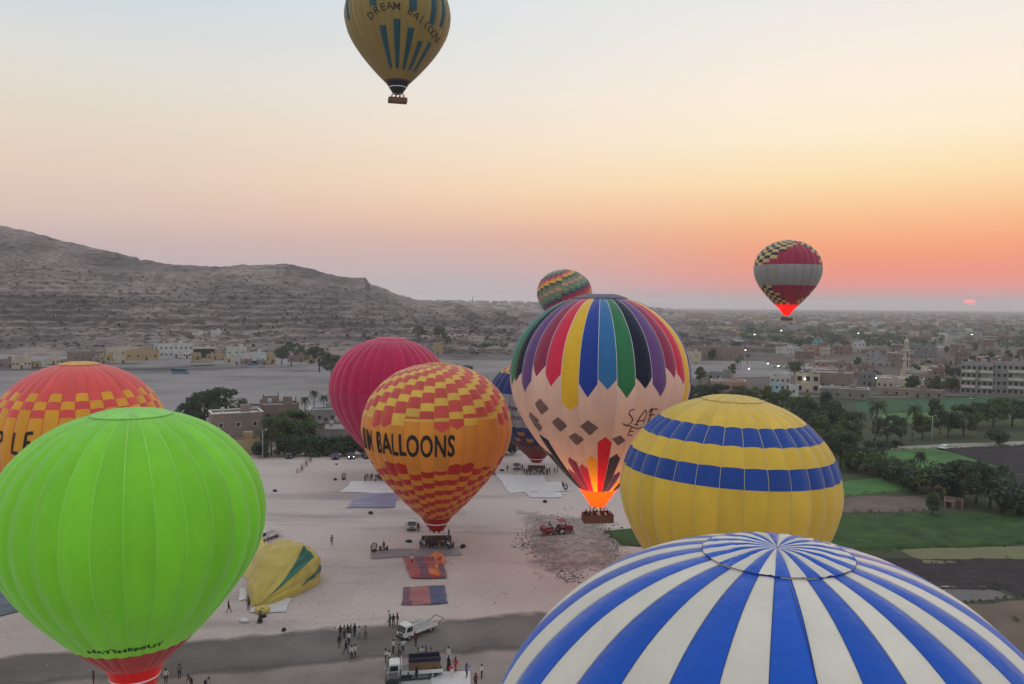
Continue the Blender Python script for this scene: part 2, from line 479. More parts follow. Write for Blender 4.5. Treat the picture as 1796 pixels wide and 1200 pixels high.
# distant desert terrace on the skyline between the hill and the town
px_a = np.linspace(640, 1320, 170); dd = np.linspace(0, 1, 26)
PXg, Dg = np.meshgrid(px_a, dd)
Yg = 1750 + 1900 * Dg
Xg = (PXg - 898) / F_PX * Yg
top = np.interp(PXg, [640, 760, 900, 1010, 1120, 1230, 1320], [54, 53, 51, 44, 34, 14, 0])
Zg = top * np.clip(Dg * 1.15, 0, 1) ** 1.1 + 2.6 * fbm(Xg / 120, Yg / 120, 4) * np.clip(Dg * 4, 0, 1) - 1.0
Zg[0, :] = -2
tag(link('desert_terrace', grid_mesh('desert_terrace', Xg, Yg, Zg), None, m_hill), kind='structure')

# ------------------------------------------------ field patches, all quads laid on the ground
def patch(name, corners, m, z, step=1.2, h=0.0, nscale=3.0, wob=0.6, kind='structure', rows=None):
    c = [G(*p) for p in corners]                     # order: far-left, far-right, near-right, near-left
    L1 = max((c[1] - c[0]).length, (c[2] - c[3]).length); L2 = max((c[3] - c[0]).length, (c[2] - c[1]).length)
    n = int(min(260, max(6, L1 / step))); k = int(min(200, max(6, L2 / step)))
    u, v = np.meshgrid(np.linspace(0, 1, n), np.linspace(0, 1, k))
    P = [(c[0][i] * (1 - u) + c[1][i] * u) * (1 - v) + (c[3][i] * (1 - u) + c[2][i] * u) * v for i in (0, 1)]
    e = np.minimum(np.minimum(u, 1 - u), np.minimum(v, 1 - v))
    wob = min(wob, 0.04 * min(L1, L2))
    ed = np.clip(1 - e * 2.4, 0, 1)
    wl = max(7.0, wob * 11)
    Xp = P[0] + wob * ed * 2 * fbm(P[0] / wl, P[1] / wl, 2); Yp = P[1] + wob * ed * 2 * fbm(P[0] / wl + 31, P[1] / wl, 2)
    Zp = z + (h * (fbm(Xp / nscale, Yp / nscale, 4) * 0.5 + 0.5) if h else 0.0 * Xp)
    if rows:                                         # furrows
        Zp = Zp + rows[0] * np.sin((v if rows[2] else u) * 2 * math.pi * rows[1]) * 0.5
    Zp = np.where(e < 1e-6, z - (0.03 if h else 0.0), Zp)
    me = grid_mesh(name, Xp, Yp, Zp)
    at = me.attributes.new('edge', 'FLOAT', 'POINT'); at.data.foreach_set('value', (np.minimum(np.minimum(u, 1 - u) * L1, np.minimum(v, 1 - v) * L2)).ravel().astype(np.float32))
    return tag(link(name, me, None, m), kind=kind)
def soft_edge(m, width, scale):
    """let the sand beneath show through in patches where the sheet thins out"""
    nt = m.node_tree; out = nt.nodes['Material Output']; b = nt.nodes['Principled BSDF']
    a = nt.nodes.new('ShaderNodeAttribute'); a.attribute_name = 'edge'
    g = nt.nodes.new('ShaderNodeNewGeometry'); n = nt.nodes.new('ShaderNodeTexNoise'); n.inputs['Scale'].default_value = scale; n.inputs['Detail'].default_value = 6
    nt.links.new(g.outputs['Position'], n.inputs['Vector'])
    d = nt.nodes.new('ShaderNodeMath'); d.operation = 'DIVIDE'; d.inputs[1].default_value = width; nt.links.new(a.outputs['Fac'], d.inputs[0])
    s = nt.nodes.new('ShaderNodeMath'); s.operation = 'SUBTRACT'; nt.links.new(d.outputs[0], s.inputs[0]); nt.links.new(n.outputs['Fac'], s.inputs[1])
    r = nt.nodes.new('ShaderNodeMapRange'); r.inputs['From Min'].default_value = -0.35; r.inputs['From Max'].default_value = 0.3; nt.links.new(s.outputs[0], r.inputs['Value'])
    t = nt.nodes.new('ShaderNodeBsdfTransparent'); mx = nt.nodes.new('ShaderNodeMixShader')
    nt.links.new(r.outputs[0], mx.inputs[0]); nt.links.new(t.outputs[0], mx.inputs[1]); nt.links.new(b.outputs[0], mx.inputs[2]); nt.links.new(mx.outputs[0], out.inputs['Surface'])

soft_edge(m_track, 4.6, 0.30); soft_edge(m_sand2, 9.0, 0.12)
m_farm = mat('farm_soil', (0.085, 0.082, 0.055), 0.95, 0.35, 0.05, 0.5, 0.9, coord='World', spec=0.1, col2=(0.075, 0.10, 0.05))
m_dark = mat('ploughed_soil', (0.042, 0.036, 0.038), 0.95, 0.3, 0.25, 0.8, 1.5, coord='World', spec=0.15)
m_brown = mat('fallow_soil', (0.15, 0.115, 0.09), 0.95, 0.25, 0.12, 0.5, 1.2, coord='World', spec=0.1)
m_tan = mat('stubble', (0.24, 0.19, 0.13), 0.95, 0.25, 0.2, 0.6, 2.0, coord='World', spec=0.1, col2=(0.17, 0.19, 0.09))
m_greyp = mat('grey_plot', (0.16, 0.145, 0.14), 0.95, 0.2, 0.15, 0.4, 1.0, coord='World', spec=0.1)
m_green = mat('clover', (0.024, 0.07, 0.022), 0.85, 0.45, 0.22, 0.9, 2.2, coord='World', spec=0.2, col2=(0.05, 0.105, 0.026))
m_green2 = mat('young_wheat', (0.06, 0.155, 0.045), 0.85, 0.25, 0.10, 0.7, 2.0, coord='World', spec=0.2, col2=(0.085, 0.20, 0.055))
m_green3 = mat('far_crop', (0.05, 0.11, 0.055), 0.9, 0.2, 0.05, 0.5, 1.0, coord='World', spec=0.1)
m_road = mat('dirt_road', (0.30, 0.26, 0.23), 0.95, 0.15, 0.1, 0.3, 1.0, coord='World', spec=0.1)
m_town = mat('town_ground', (0.135, 0.115, 0.108), 0.95, 0.4, 0.012, 0.4, 0.3, coord='World', spec=0.1, col2=(0.16, 0.135, 0.12))

patch('grey_desert', [(-700, 545), (1130, 545), (1090, 786), (-900, 790)], m_sand2, 0.03, 12, wob=0)
patch('town_ground', [(1110, 541.5), (2300, 551), (2300, 705), (1090, 690)], m_town, 0.5, 60, wob=0)
patch('farmland', [(1085, 692), (2300, 705), (2500, 1400), (1130, 1040)], m_farm, 0.06, 4, wob=3)
patch('crop_field', [(1466, 906), (1800, 900), (1850, 951), (1418, 973)], m_green, 0.10, 0.55, 0.75, 3.2, 1.0)
patch('crop_field', [(1440, 848), (1545, 839), (1604, 862), (1440, 872)], m_green2, 0.10, 0.7, 0.45, 3.0, 0.8)
patch('fallow_field', [(1440, 874), (1650, 868), (1640, 895), (1440, 902)], m_brown, 0.08, 1.0, 0.15, 3, 1)
patch('crop_field', [(1500, 795), (1640, 787), (1745, 820), (1545, 826)], m_green2, 0.10, 0.9, 0.4, 3, 1)
patch('ploughed_field', [(1645, 787), (1900, 778), (1990, 868), (1760, 826)], m_dark, 0.08, 1.0, 0.2, 2, 1, rows=(0.2, 40, True))
patch('ploughed_field', [(1560, 829), (1740, 824), (1990, 874), (1640, 868)], m_dark, 0.085, 1.0, 0.2, 2, 1)
patch('crop_field', [(1772, 873), (1950, 868), (1990, 890), (1790, 893)], m_green2, 0.10, 0.9, 0.4, 3, 1)
patch('ploughed_field', [(1430, 976), (1850, 982), (1900, 1024), (1560, 1042)], m_dark, 0.08, 0.6, 0.22, 2, 0.8, rows=(0.18, 22, True))
patch('stubble_strip', [(1575, 964), (1850, 956), (1870, 979), (1625, 991)], m_tan, 0.12, 0.7, 0.2, 2.5, 1.0)
patch('grey_plot', [(1652, 1033), (1722, 1027), (1775, 1051), (1660, 1060)], m_greyp, 0.11, 0.8, 0.1, 2, 0.6)
patch('ploughed_field', [(1735, 1022), (1900, 1012), (1990, 1046), (1782, 1050)], m_dark, 0.10, 0.8, 0.2, 2, 0.6)
patch('fallow_field', [(1640, 1063), (2000, 1049), (2300, 1230), (1750, 1260)], m_brown, 0.09, 0.7, 0.25, 2.5, 1.0)
patch('dirt_path', [(1500, 1046), (1660, 1029), (1700, 1034), (1560, 1054)], m_road, 0.13, 1.0, 0, 2, 0.4)
patch('crop_field', [(1500, 706), (1700, 696), (1720, 720), (1520, 724)], m_green3, 0.12, 3, 0.4, 6, 2)
patch('crop_field', [(1702, 692), (1990, 700), (1990, 728), (1725, 722)], m_green3, 0.10, 3, 0.4, 6, 2)
patch('crop_field', [(1536, 727), (1670, 724), (1690, 738), (1550, 744)], m_green2, 0.12, 3, 0.4, 6, 2)
patch('dirt_road', [(1565, 784), (1990, 766), (1990, 774), (1560, 791)], m_road, 0.16, 2, 0, 3, 0.5)
patch('crop_field', [(1058, 934), (1120, 925), (1160, 962), (1092, 957)], m_green, 0.10, 0.5, 0.4, 2.5, 0.7)
patch('compacted_track', [(-60, 1156), (960, 1068), (1180, 1126), (-60, 1216)], m_track, 0.06, 0.9, 0, 3, 2.2)
# raised road below the hill
patch('asphalt_road', [(-40, 642), (330, 646), (330, 651), (-40, 650)], mat('asphalt', (0.09, 0.088, 0.092), 0.9, 0.15, 0.1, coord='World', spec=0.15), 0.12, 3, 0, 3, 0.6)

patch('sandy_lot', [(1200, 634), (1345, 634), (1420, 662), (1195, 668)], m_sand2, 0.62, 3, wob=0)
m_tramp = mat('trampled_sand', (0.285, 0.24, 0.225), 0.95, 0.28, 0.08, 0.3, 0.8, coord='World', spec=0.1); soft_edge(m_tramp, 7.0, 0.22)
patch('trampled_ground', [(-120, 1178), (1000, 1098), (1500, 1290), (-200, 1330)], m_tramp, 0.045, 0.9, 0, 3, 1.0)
# ================================================================ BALLOONS
PROF = [(0.0, 0.0), (0.14, 0.006), (0.28, 0.027), (0.45, 0.082), (0.62, 0.176), (0.77, 0.307), (0.88, 0.446), (0.955, 0.61), (0.993, 0.785), (1.0, 0.885), (0.985, 1.02), (0.935, 1.19), (0.85, 1.36), (0.735, 1.535), (0.60, 1.705), (0.455, 1.87), (0.31, 2.02), (0.225, 2.10)]
def _dense():
    P = [Vector(p) for p in PROF]
    out = []
    for i in range(len(P) - 1):
        p0 = P[i - 1] if i > 0 else Vector((-P[1][0], P[1][1])); p1, p2 = P[i], P[i + 1]
        p3 = P[i + 2] if i + 2 < len(P) else P[-1] * 2 - P[-2]
        for k in range(12):
            s = k / 12
            out.append(0.5 * ((2 * p1) + (p2 - p0) * s + (2 * p0 - 5 * p1 + 4 * p2 - p3) * s * s + (3 * p1 - p0 - 3 * p2 + p3) * s ** 3))
    out.append(P[-1])
    return np.array([(max(0, a[0]), a[1]) for a in out])
_D = _dense()
_S = np.concatenate([[0], np.cumsum(np.hypot(np.diff(_D[:, 0]), np.diff(_D[:, 1])))])
_S /= _S[-1]
def prof_rz(t):
    return float(np.interp(t, _S, _D[:, 0])), float(np.interp(t, _S, _D[:, 1]))
def t_of_depth(d):         # arc parameter where the depth below the crown is d (in radii)
    return float(np.interp(d, _D[:, 1], _S))

class Balloon:
    def __init__(s, name, label, cx, depth, R, top, N, mouth=None, zs=1.0, tilt=(0, 0), bulge=0.13, group=None, off=0.0):
        p = PD(cx, top if top else mouth, depth)
        if top: ztop = p.z
        if mouth and top: zs = (ztop - PD(cx, mouth, depth).z) / (2.10 * R)
        elif mouth: ztop = p.z + 2.10 * R * zs
        s.R, s.N, s.zs, s.bulge = R, N, zs, bulge
        s.h = 2.10 * R * zs
        s.base = Vector((p.x, p.y, ztop - s.h))
        s.rz = -math.atan2(p.x, p.y)
        s.root = empty(name, s.base, s.rz, label, 'hot air balloon', group)
        s.root.rotation_euler = (tilt[0], tilt[1], s.rz)
        s.off = off
        s.cache = {}
        s.env = None
        bpy.context.view_layer.update()
        mw = s.root.matrix_world.copy(); inv = _R3.transposed()
        s._tt = np.linspace(0.0, 1.0, 400); ys = []
        for t in s._tt:
            q = inv @ (mw @ s.surf(0.0, t, 0, False) - Vector((0, 0, CAM_H)))
            ys.append(H_PX / 2 + F_PX * q.y / q.z)
        s._ys = np.maximum.accumulate(np.array(ys))
    def ty(s, py):
        """arc parameter of the height that the photograph shows at this row"""
        return float(np.interp(py, s._ys, s._tt))
    def surf(s, phi, t, out=0.0, billow=True):
        r, d = prof_rz(t)
        dphi = 2 * math.pi / s.N
        u = ((phi - s.off) / dphi + 0.5) % 1.0
        b = s.bulge * dphi * 4 * u * (1 - u) * min(1.0, t * 9) * (r ** 0.5) if billow else 0.0
        r0, d0 = prof_rz(max(0, t - 0.01)); r1, d1 = prof_rz(min(1, t + 0.01))
        nx, nz = (d1 - d0), (r1 - r0)
        L = math.hypot(nx, nz) or 1.0
        k = b * max(r, 0.05) * s.R + out
        rr = r * s.R + k * nx / L
        zz = s.h - d * s.R * s.zs + k * nz / L
        return Vector((rr * math.sin(phi), -rr * math.cos(phi), zz))
    def panel_mesh(s, t0, tip0, t1, tip1, hw=1.0):
        key = (round(t0, 4), round(tip0, 4), round(t1, 4), round(tip1, 4))
        if key in s.cache: return s.cache[key]
        n = 6
        m = max(2, int((t1 - t0 + abs(tip0) + abs(tip1)) * 58))
        dphi = 2 * math.pi / s.N
        vs, fs = [], []
        for j in range(m + 1):
            for i in range(n + 1):
                u = i / n
                a = t0 + tip0 * (1 - abs(2 * u - 1)); b = t1 + tip1 * (1 - abs(2 * u - 1))
                tt = a + (b - a) * j / m
                ue = min(max(u, 1e-4), 1 - 1e-4)
                vs.append(s.surf_local(ue, tt))
        for j in range(m):
            for i in range(n):
                k = j * (n + 1) + i
                fs.append((k, k + n + 1, k + n + 2, k + 1))
        me = bpy.data.meshes.new('panel')
        me.from_pydata([tuple(v) for v in vs], [], fs)
        me.polygons.foreach_set('use_smooth', np.ones(len(fs), dtype=bool))
        me.update()
        s.cache[key] = me
        return me
    def surf_local(s, u, t):
        dphi = 2 * math.pi / s.N
        o, s.off = s.off, 0.0
        v = s.surf((u - 0.5) * dphi, t)
        s.off = o
        return v
    def envelope(s, pattern, tape, crown_t=0.0, tape_w=0.05, cap=None, tape_end=1.0):
        """pattern(g) -> [(material, t_end, tip), ...] from the crown down"""
        mb = MB()
        dphi = 2 * math.pi / s.N
        for g in range(s.N):                      # load tapes along the seams
            ph = s.off + (g + 0.5) * dphi
            L, Rr, fs = [], [], []
            K = 44
            for j in range(K + 1):
                tt = crown_t + (tape_end - crown_t) * j / K
                r = max(prof_rz(tt)[0] * s.R, 0.15)
                w = min(tape_w / r, dphi * 0.4)
                L.append(s.surf(ph - w, tt, 0.03)); Rr.append(s.surf(ph + w, tt, 0.03))
            mb.add(L + Rr, [(j, j + 1, K + 2 + j, K + 1 + j) for j in range(K)], 0, True)
        if cap:                                    # parachute vent resting in the crown opening
            pass
        s.env = mb.build('envelope', tape, s.root)
        jobs = []
        for g in range(s.N):
            t0, tip0 = crown_t, 0.0
            for (m, te, tip) in pattern(g):
                if te - t0 + max(tip, 0) > 0.002:
                    jobs.append((g, t0, tip0, te, tip, m))
                t0, tip0 = te, tip
        if len(jobs) > 300:
            jobs.sort(key=lambda j: abs(((j[0] * dphi + s.off + math.pi) % (2 * math.pi)) - math.pi))
            front, rear = jobs[:296], jobs[296:]
        else:
            front, rear = jobs, []
        for (g, t0, p0, t1, p1, m) in front:
            link('panel', s.panel_mesh(t0, p0, t1, p1), s.env, m, rz=s.off + g * dphi)
        if rear:
            mats, mi = [], {}
            rb = MB()
            for (g, t0, p0, t1, p1, m) in rear:
                if m not in mi: mi[m] = len(mats); mats.append(m)
                me = s.panel_mesh(t0, p0, t1, p1)
                rot = Matrix.Rotation(s.off + g * dphi, 3, 'Z')
                rb.add([rot @ v.co for v in me.vertices], [tuple(p.vertices) for p in me.polygons], mi[m], True)
            tag(rb.build('rear_panels', mats, s.env), kind='stuff')
    def crown_cap(s, cols, t_edge, rise=0.25, name='vent_panel', edge_mat=None, over=1.03, rim_r=0.05):
        """parachute vent: striped disc that closes the crown, with a rope-bound rim"""
        dphi = 2 * math.pi / s.N
        top = None
        mb = MB()
        rim = []
        for k in range(s.N * 3):
            ph = k * 2 * math.pi / (s.N * 3)
            p = s.surf(ph, t_edge * over, 0.10, False); rim.append(p)
        for k in range(len(rim)):
            mb.tube(rim[k], rim[(k + 1) % len(rim)], rim_r, n=5, cap=False)
        ring = mb.build('parachute_vent', edge_mat or cols[0], s.root)
        mesh = None
        n, m = 4, 10
        vs, fs = [], []
        rng = random.Random(3)
        for j in range(m + 1):
            for i in range(n + 1):
                u = min(max(i / n, 1e-4), 1 - 1e-4)
                tt = max(0.0015, t_edge * over * j / m)
                o, s.off = s.off, 0.0
                p = s.surf((u - 0.5) * dphi, tt, 0.0, False)
                s.off = o
                fl = math.sin(j / m * math.pi)
                p.z += 0.10 + rise * fl * 0.4 + 0.10 * fl * 4 * u * (1 - u)
                vs.append(tuple(p))
        for j in range(m):
            for i in range(n):
                k = j * (n + 1) + i
                fs.append((k, k + n + 1, k + n + 2, k + 1))
        mesh = bpy.data.meshes.new(name); mesh.from_pydata(vs, [], fs)
        mesh.polygons.foreach_set('use_smooth', np.ones(len(fs), dtype=bool)); mesh.update()
        vars_ = []
        for q in range(5):                         # cloth gathered and slack in different ways
            mc = mesh.copy()
            for k, v in enumerate(mc.vertices):
                j, i = divmod(k, n + 1)
                f = j / m
                amp = 0.10 * f * f * (0.5 if i in (0, n) else 1.0) if 0 < i < n else 0.0
                v.co.z += amp * (mnoise.noise(Vector((i * 0.9, j * 1.3, q * 5.1))) * 1.4)
            vars_.append(mc)
        for g in range(s.N):
            link(name, vars_[(g * 3) % 5], ring, cols[g % len(cols)], rz=s.off + g * dphi)
        cr = MB(); z0 = s.h + 0.12
        for k in range(16):
            a0, a1 = k * math.pi / 8, (k + 1) * math.pi / 8
            cr.tube((0.32 * math.cos(a0), 0.32 * math.sin(a0), z0), (0.32 * math.cos(a1), 0.32 * math.sin(a1), z0), 0.03, n=5, cap=False)
        cr.build('crown_ring', m_steel, s.root)
    def skirt(s, m, depth_r=0.16, r1=0.12, band=None, name='skirt', inset=0.0):
        """nomex skirt hanging below the mouth"""
        r0 = prof_rz(1.0)[0] * s.R
        n = 40
        vs, fs = [], []
        K = 8
        for j in range(K + 1):
            f = j / K
            for i in range(n):
                a = 2 * math.pi * i / n
                r = (r0 + (r1 * s.R - r0) * f) * (1 + 0.02 * math.cos(a * s.N / 2) * f)
                vs.append((r * math.sin(a), -r * math.cos(a), 0.02 - f * depth_r * s.R))
        for j in range(K):
            for i in range(n):
                fs.append((j * n + i, (j + 1) * n + i, (j + 1) * n + (i + 1) % n, j * n + (i + 1) % n))
        mb = MB(); mb.add(vs, fs, 0, True)
        o = mb.build(name, m, s.root)
        if band:
            mb = MB()
            f = 0.45
            r = (r0 + (r1 * s.R - r0) * f) + 0.03
            z = -f * depth_r * s.R
            mb.lathe([(r + 0.02, z + 0.09), (r + 0.03, z), (r + 0.0, z - 0.09)], 40)
            mb.build('band', band, o)
        s.mouth_z = -depth_r * s.R; s.mouth_r = r1 * s.R
        return o
    def basket(s, m, drop, w=4.4, d=2.2, h=1.15, flame=None, cz=None, rz=0.0, dx=0.0, light=0, lcol=(1, 0.45, 0.12), flame_h=3.2):
        zb = -drop                                 # floor of the basket in balloon space
        bk = MB()
        tck = 0.09
        for (x0, x1, y0, y1) in ((-w/2, w/2, -d/2, -d/2 + tck), (-w/2, w/2, d/2 - tck, d/2), (-w/2, -w/2 + tck, -d/2 + tck, d/2 - tck), (w/2 - tck, w/2, -d/2 + tck, d/2 - tck), (-w/2 + .01, w/2 - .01, -d/2 + .01, d/2 - .01)):
            z1 = zb + h if (x1 - x0 < w * .9 or y1 - y0 < d * .5) else zb + 0.12
            bk.box(x0, x1, y0, y1, zb, z1)
        for k in (-1, 1):
            bk.box(k * w / 6 - .04, k * w / 6 + .04, -d/2 + tck, d/2 - tck, zb + .12, zb + h - .05)
        b = bk.build('basket', m_wicker, s.root, loc=(dx, 0, 0), rz=rz)
        rim = MB()
        zt = zb + h
        cs = [(-w/2, -d/2), (w/2, -d/2), (w/2, d/2), (-w/2, d/2)]
        for i in range(4):
            a, c = cs[i], cs[(i + 1) % 4]
            rim.tube((a[0], a[1], zt), (c[0], c[1], zt), 0.085, n=8)
            rim.tube((a[0], a[1], zb + .03), (c[0], c[1], zb + .03), 0.06, n=6)
            rim.tube((a[0], a[1], zb), (a[0], a[1], zt), 0.06, n=6)
        rim.build('padded_rim', m_leather, b)
        fr = MB()
        zf = zt + 1.05
        fw, fd = min(w * .32, 1.3), d * .33
        fc = [(-fw, -fd), (fw, -fd), (fw, fd), (-fw, fd)]
        for i in range(4):
            a, c = fc[i], fc[(i + 1) % 4]
            fr.tube((a[0], a[1], zf), (c[0], c[1], zf), 0.04, n=6)
            e = cs[i]
            fr.tube((e[0] * .93, e[1] * .93, zt - .2), (a[0], a[1], zf), 0.035, n=6)
        fr.build('burner_frame', m_steel, s.root, loc=(dx, 0, 0), rz=rz)
        for sx in (-0.45, 0.45):
            bu = MB()
            bu.lathe([(0.0, zf - .12), (0.2, zf - .12), (0.24, zf + .05), (0.24, zf + .42), (0.19, zf + .45), (0.19, zf + .1), (0, zf + .1)], 12, M=Matrix.Translation((sx, 0, 0)))
            bu.build('burner', m_steel, s.root, loc=(dx, 0, 0), rz=rz)
        cb = MB()
        for i in range(4):
            a = fc[i]
            for k in range(4):
                ang = math.atan2(a[1], a[0]) + (k - 1.5) * 0.35
                cb.tube((a[0], a[1], zf), (s.mouth_r * math.cos(ang) - dx, s.mouth_r * math.sin(ang), s.mouth_z), 0.018, n=4, cap=False)
        cb.build('flying_wires', m_steel, s.root, loc=(dx, 0, 0), rz=rz)
        if flame:
            f0 = zf + 0.5
            for sx in ((-0.45, 0.45) if light > 2000 else (0.0,)):
                fl = MB()
                pr = [(0.06, 0), (0.17, .12), (0.26, .3), (0.27, .45), (0.2, .65), (0.11, .84), (0.0, 1.0)]
                fl.lathe([(r * flame_h * 0.42, f0 + z * flame_h) for r, z in pr], 14, M=Matrix.Translation((sx, 0, 0)))
                fl.build('flame', flame, s.root, loc=(dx, 0, 0))
            ld = bpy.data.lights.new('burner_light', 'POINT'); ld.energy = light; ld.color = lcol; ld.shadow_soft_size = 0.7
            lo = bpy.data.objects.new('burner_light', ld); COL.objects.link(lo); lo.parent = s.root; lo.location = (dx, 0, f0 + flame_h * 1.12)
        s.basket_floor = s.base.z + zb
        return zb
    def decal(s, me_pts, faces, m, name, phi0, t0, out=0.06):
        """flat lettering (x to the right, y up, in metres) wrapped on the cloth"""
        L = 0.0
        arc = _arc_len_per_t(s)
        vs = []
        for (x, y) in me_pts:
            tt = min(0.995, max(0.01, t0 - y / arc))
            r = max(prof_rz(tt)[0] * s.R, 0.5)
            vs.append(tuple(s.surf(phi0 + x / max(prof_rz(t0)[0] * s.R, 0.5), tt, out)))
        me = bpy.data.meshes.new(name); me.from_pydata(vs, [], faces); me.update()
        return link(name, me, s.env, m)

def _arc_len_per_t(s):
    return (np.hypot(np.diff(_D[:, 0]), np.diff(_D[:, 1]) * s.zs).sum()) * s.R

def text_flat(txt, size=1.0, bold=0.0, xs=1.0, spacing=1.0, cut=0.35):
    cu = bpy.data.curves.new('lettering', 'FONT'); cu.body = txt; cu.size = size; cu.offset = bold; cu.space_character = spacing
    cu.align_x = 'CENTER'; cu.align_y = 'CENTER'; cu.resolution_u = 3
    ob = bpy.data.objects.new('lettering', cu); COL.objects.link(ob)
    bpy.context.view_layer.update()
    me = ob.evaluated_get(bpy.context.evaluated_depsgraph_get()).to_mesh()
    bm = bmesh.new(); bm.from_mesh(me)
    bmesh.ops.remove_doubles(bm, verts=bm.verts, dist=1e-4)
    for v in bm.verts: v.co.x *= xs
    xs_ = [v.co.x for v in bm.verts]; ys_ = [v.co.y for v in bm.verts]
    for ax, lo, hi in ((0, min(xs_), max(xs_)), (1, min(ys_), max(ys_))):
        k = lo + cut
        while k < hi:
            no = (1, 0, 0) if ax == 0 else (0, 1, 0); co = (k, 0, 0) if ax == 0 else (0, k, 0)
            bmesh.ops.bisect_plane(bm, geom=list(bm.verts) + list(bm.edges) + list(bm.faces), plane_co=co, plane_no=no)
            k += cut
    bmesh.ops.triangulate(bm, faces=[f for f in bm.faces if len(f.verts) > 4])
    bm.verts.index_update()
    pts = [(v.co.x, v.co.y) for v in bm.verts]; fs = [tuple(v.index for v in f.verts) for f in bm.faces]
    bm.free()
    bpy.data.objects.remove(ob); bpy.data.curves.remove(cu)
    return pts, fs
def strokes(lines, w, cut=0.3):
    pts, fs = [], []
    for ln in lines:
        P = []
        for a, b in zip(ln[:-1], ln[1:]):
            a = Vector(a); b = Vector(b); n = max(1, int((b - a).length / cut))
            for k in range(n): P.append(a + (b - a) * k / n)
        P.append(Vector(ln[-1]))
        k0 = len(pts)
        for i, p in enumerate(P):
            d = (P[min(i + 1, len(P) - 1)] - P[max(i - 1, 0)]).normalized()
            nn = Vector((-d.y, d.x)) * w / 2
            pts += [tuple(p + nn), tuple(p - nn)]
        for i in range(len(P) - 1):
            fs.append((k0 + 2 * i + 1, k0 + 2 * i + 3, k0 + 2 * i + 2, k0 + 2 * i))
    return pts, fs

m_wicker = mat('wicker', (0.16, 0.075, 0.045), 0.75, 0.3, 6.0, 0.6, 14)
m_leather = mat('brown_leather', (0.11, 0.045, 0.035), 0.6, 0.2, 3)
m_steel = mat('brushed_steel', (0.5, 0.5, 0.52), 0.35, 0.1, 4, metal=0.9)
m_black = mat('black_print', (0.012, 0.012, 0.014), 0.7, 0.1)
m_white = fabric('white_tape', (240, 238, 232), 0.1)
def flame_mat(name, col, s):
    m = bpy.data.materials.new(name); m.use_nodes = True
    b = m.node_tree.nodes['Principled BSDF']
    b.inputs['Base Color'].default_value = (1, 0.6, 0.2, 1)
    b.inputs['Emission Color'].default_value = col; b.inputs['Emission Strength'].default_value = s
    return m
m_flame = flame_mat('gas_flame', (1.0, 0.42, 0.10, 1), 9.0)

# ---- 1. green balloon, bottom left
gB = Balloon('hot_air_balloon', 'plain lime green balloon with red skirt, nearest on the left', 231, 80.5, 12.6, 721, 30, mouth=1161, off=0.04)
red_sk = fabric('red_skirt', (158, 8, 16), 0.10)
lime = fabric('lime', (134, 208, 58), 0.40, 0.42)
gB.envelope(lambda g: [(lime, gB.ty(1150), 0), (red_sk, 1.0, 0)], fabric('lime_tape', (168, 226, 112), 0.3), 0.10, 0.045, tape_end=gB.ty(1150))
gB.crown_cap([fabric('lime_top', (150, 215, 105), 0.35)], 0.10, 0.15, edge_mat=fabric('lime_rim', (130, 190, 90), 0.2))
red_sk = fabric('red_skirt', (190, 18, 24), 0.35)
gB.skirt(red_sk, 0.22, 0.15, m_white)
gB.basket(m_wicker, gB.base.z, 4.8, 2.4, 1.15, m_flame, light=1000, lcol=(1, 0.74, 0.05), flame_h=3.0)
pts, fs = text_flat('HATSHEPSUT', 0.82, 0.03, 1.3, 1.05, 0.2)
gB.decal(pts, fs, m_black, 'lettering', R_(-7), gB.ty(1137))

# ---- 2. red and orange chequered balloon at the left edge
cR, cO = fabric('coral', (216, 88, 88), 0.3), fabric('amber', (232, 160, 52), 0.3)
oB = Balloon('hot_air_balloon', 'coral topped orange balloon with chequer ring, behind the lime balloon', 139, 113, 11.45, 637, 36, zs=1.1, off=0.03)
ta = [oB.ty(y) for y in (691, 705, 719, 733)]
def pat_o(g):
    if g % 2 == 0: return [(cR, ta[0], 0), (cO, ta[1], 0), (cR, ta[2], 0), (cO, 1.0, 0)]
    return [(cR, ta[1], 0), (cO, ta[2], 0), (cR, ta[3], 0), (cO, 1.0, 0)]
oB.envelope(pat_o, fabric('coral_tape', (205, 85, 60), 0.2), 0.075, 0.035)
oB.crown_cap([fabric('pale_amber', (236, 176, 104), 0.3)], 0.075, 0.12, edge_mat=cO)
oB.skirt(red_sk, 0.2, 0.11, m_white); oB.basket(m_wicker, oB.base.z)
TL = [[(-6.6, 1.2), (-5.2, 1.2)], [(-5.9, 1.2), (-5.9, -1.2)],
      [(-3.9, 1.2), (-4.7, .6), (-4.8, -.5), (-4.2, -1.2), (-3.5, -.7), (-3.3, .5), (-3.9, 1.2)],
      [(-2.6, -1.3), (-2.5, 1.2), (-1.6, 1.1), (-1.4, .3), (-2.5, -.1)],
      [(0.5, 1.3), (0.3, -1.1), (1.3, -1.2)], [(3.1, 1.3), (2.1, 1.2), (2.0, -1.2), (3.0, -1.2)], [(2.0, 0.1), (2.8, 0.15)]]
pts, fs = strokes(TL, 0.42)
oB.decal(pts, fs, m_black, 'lettering', R_(-43.5), oB.ty(776))

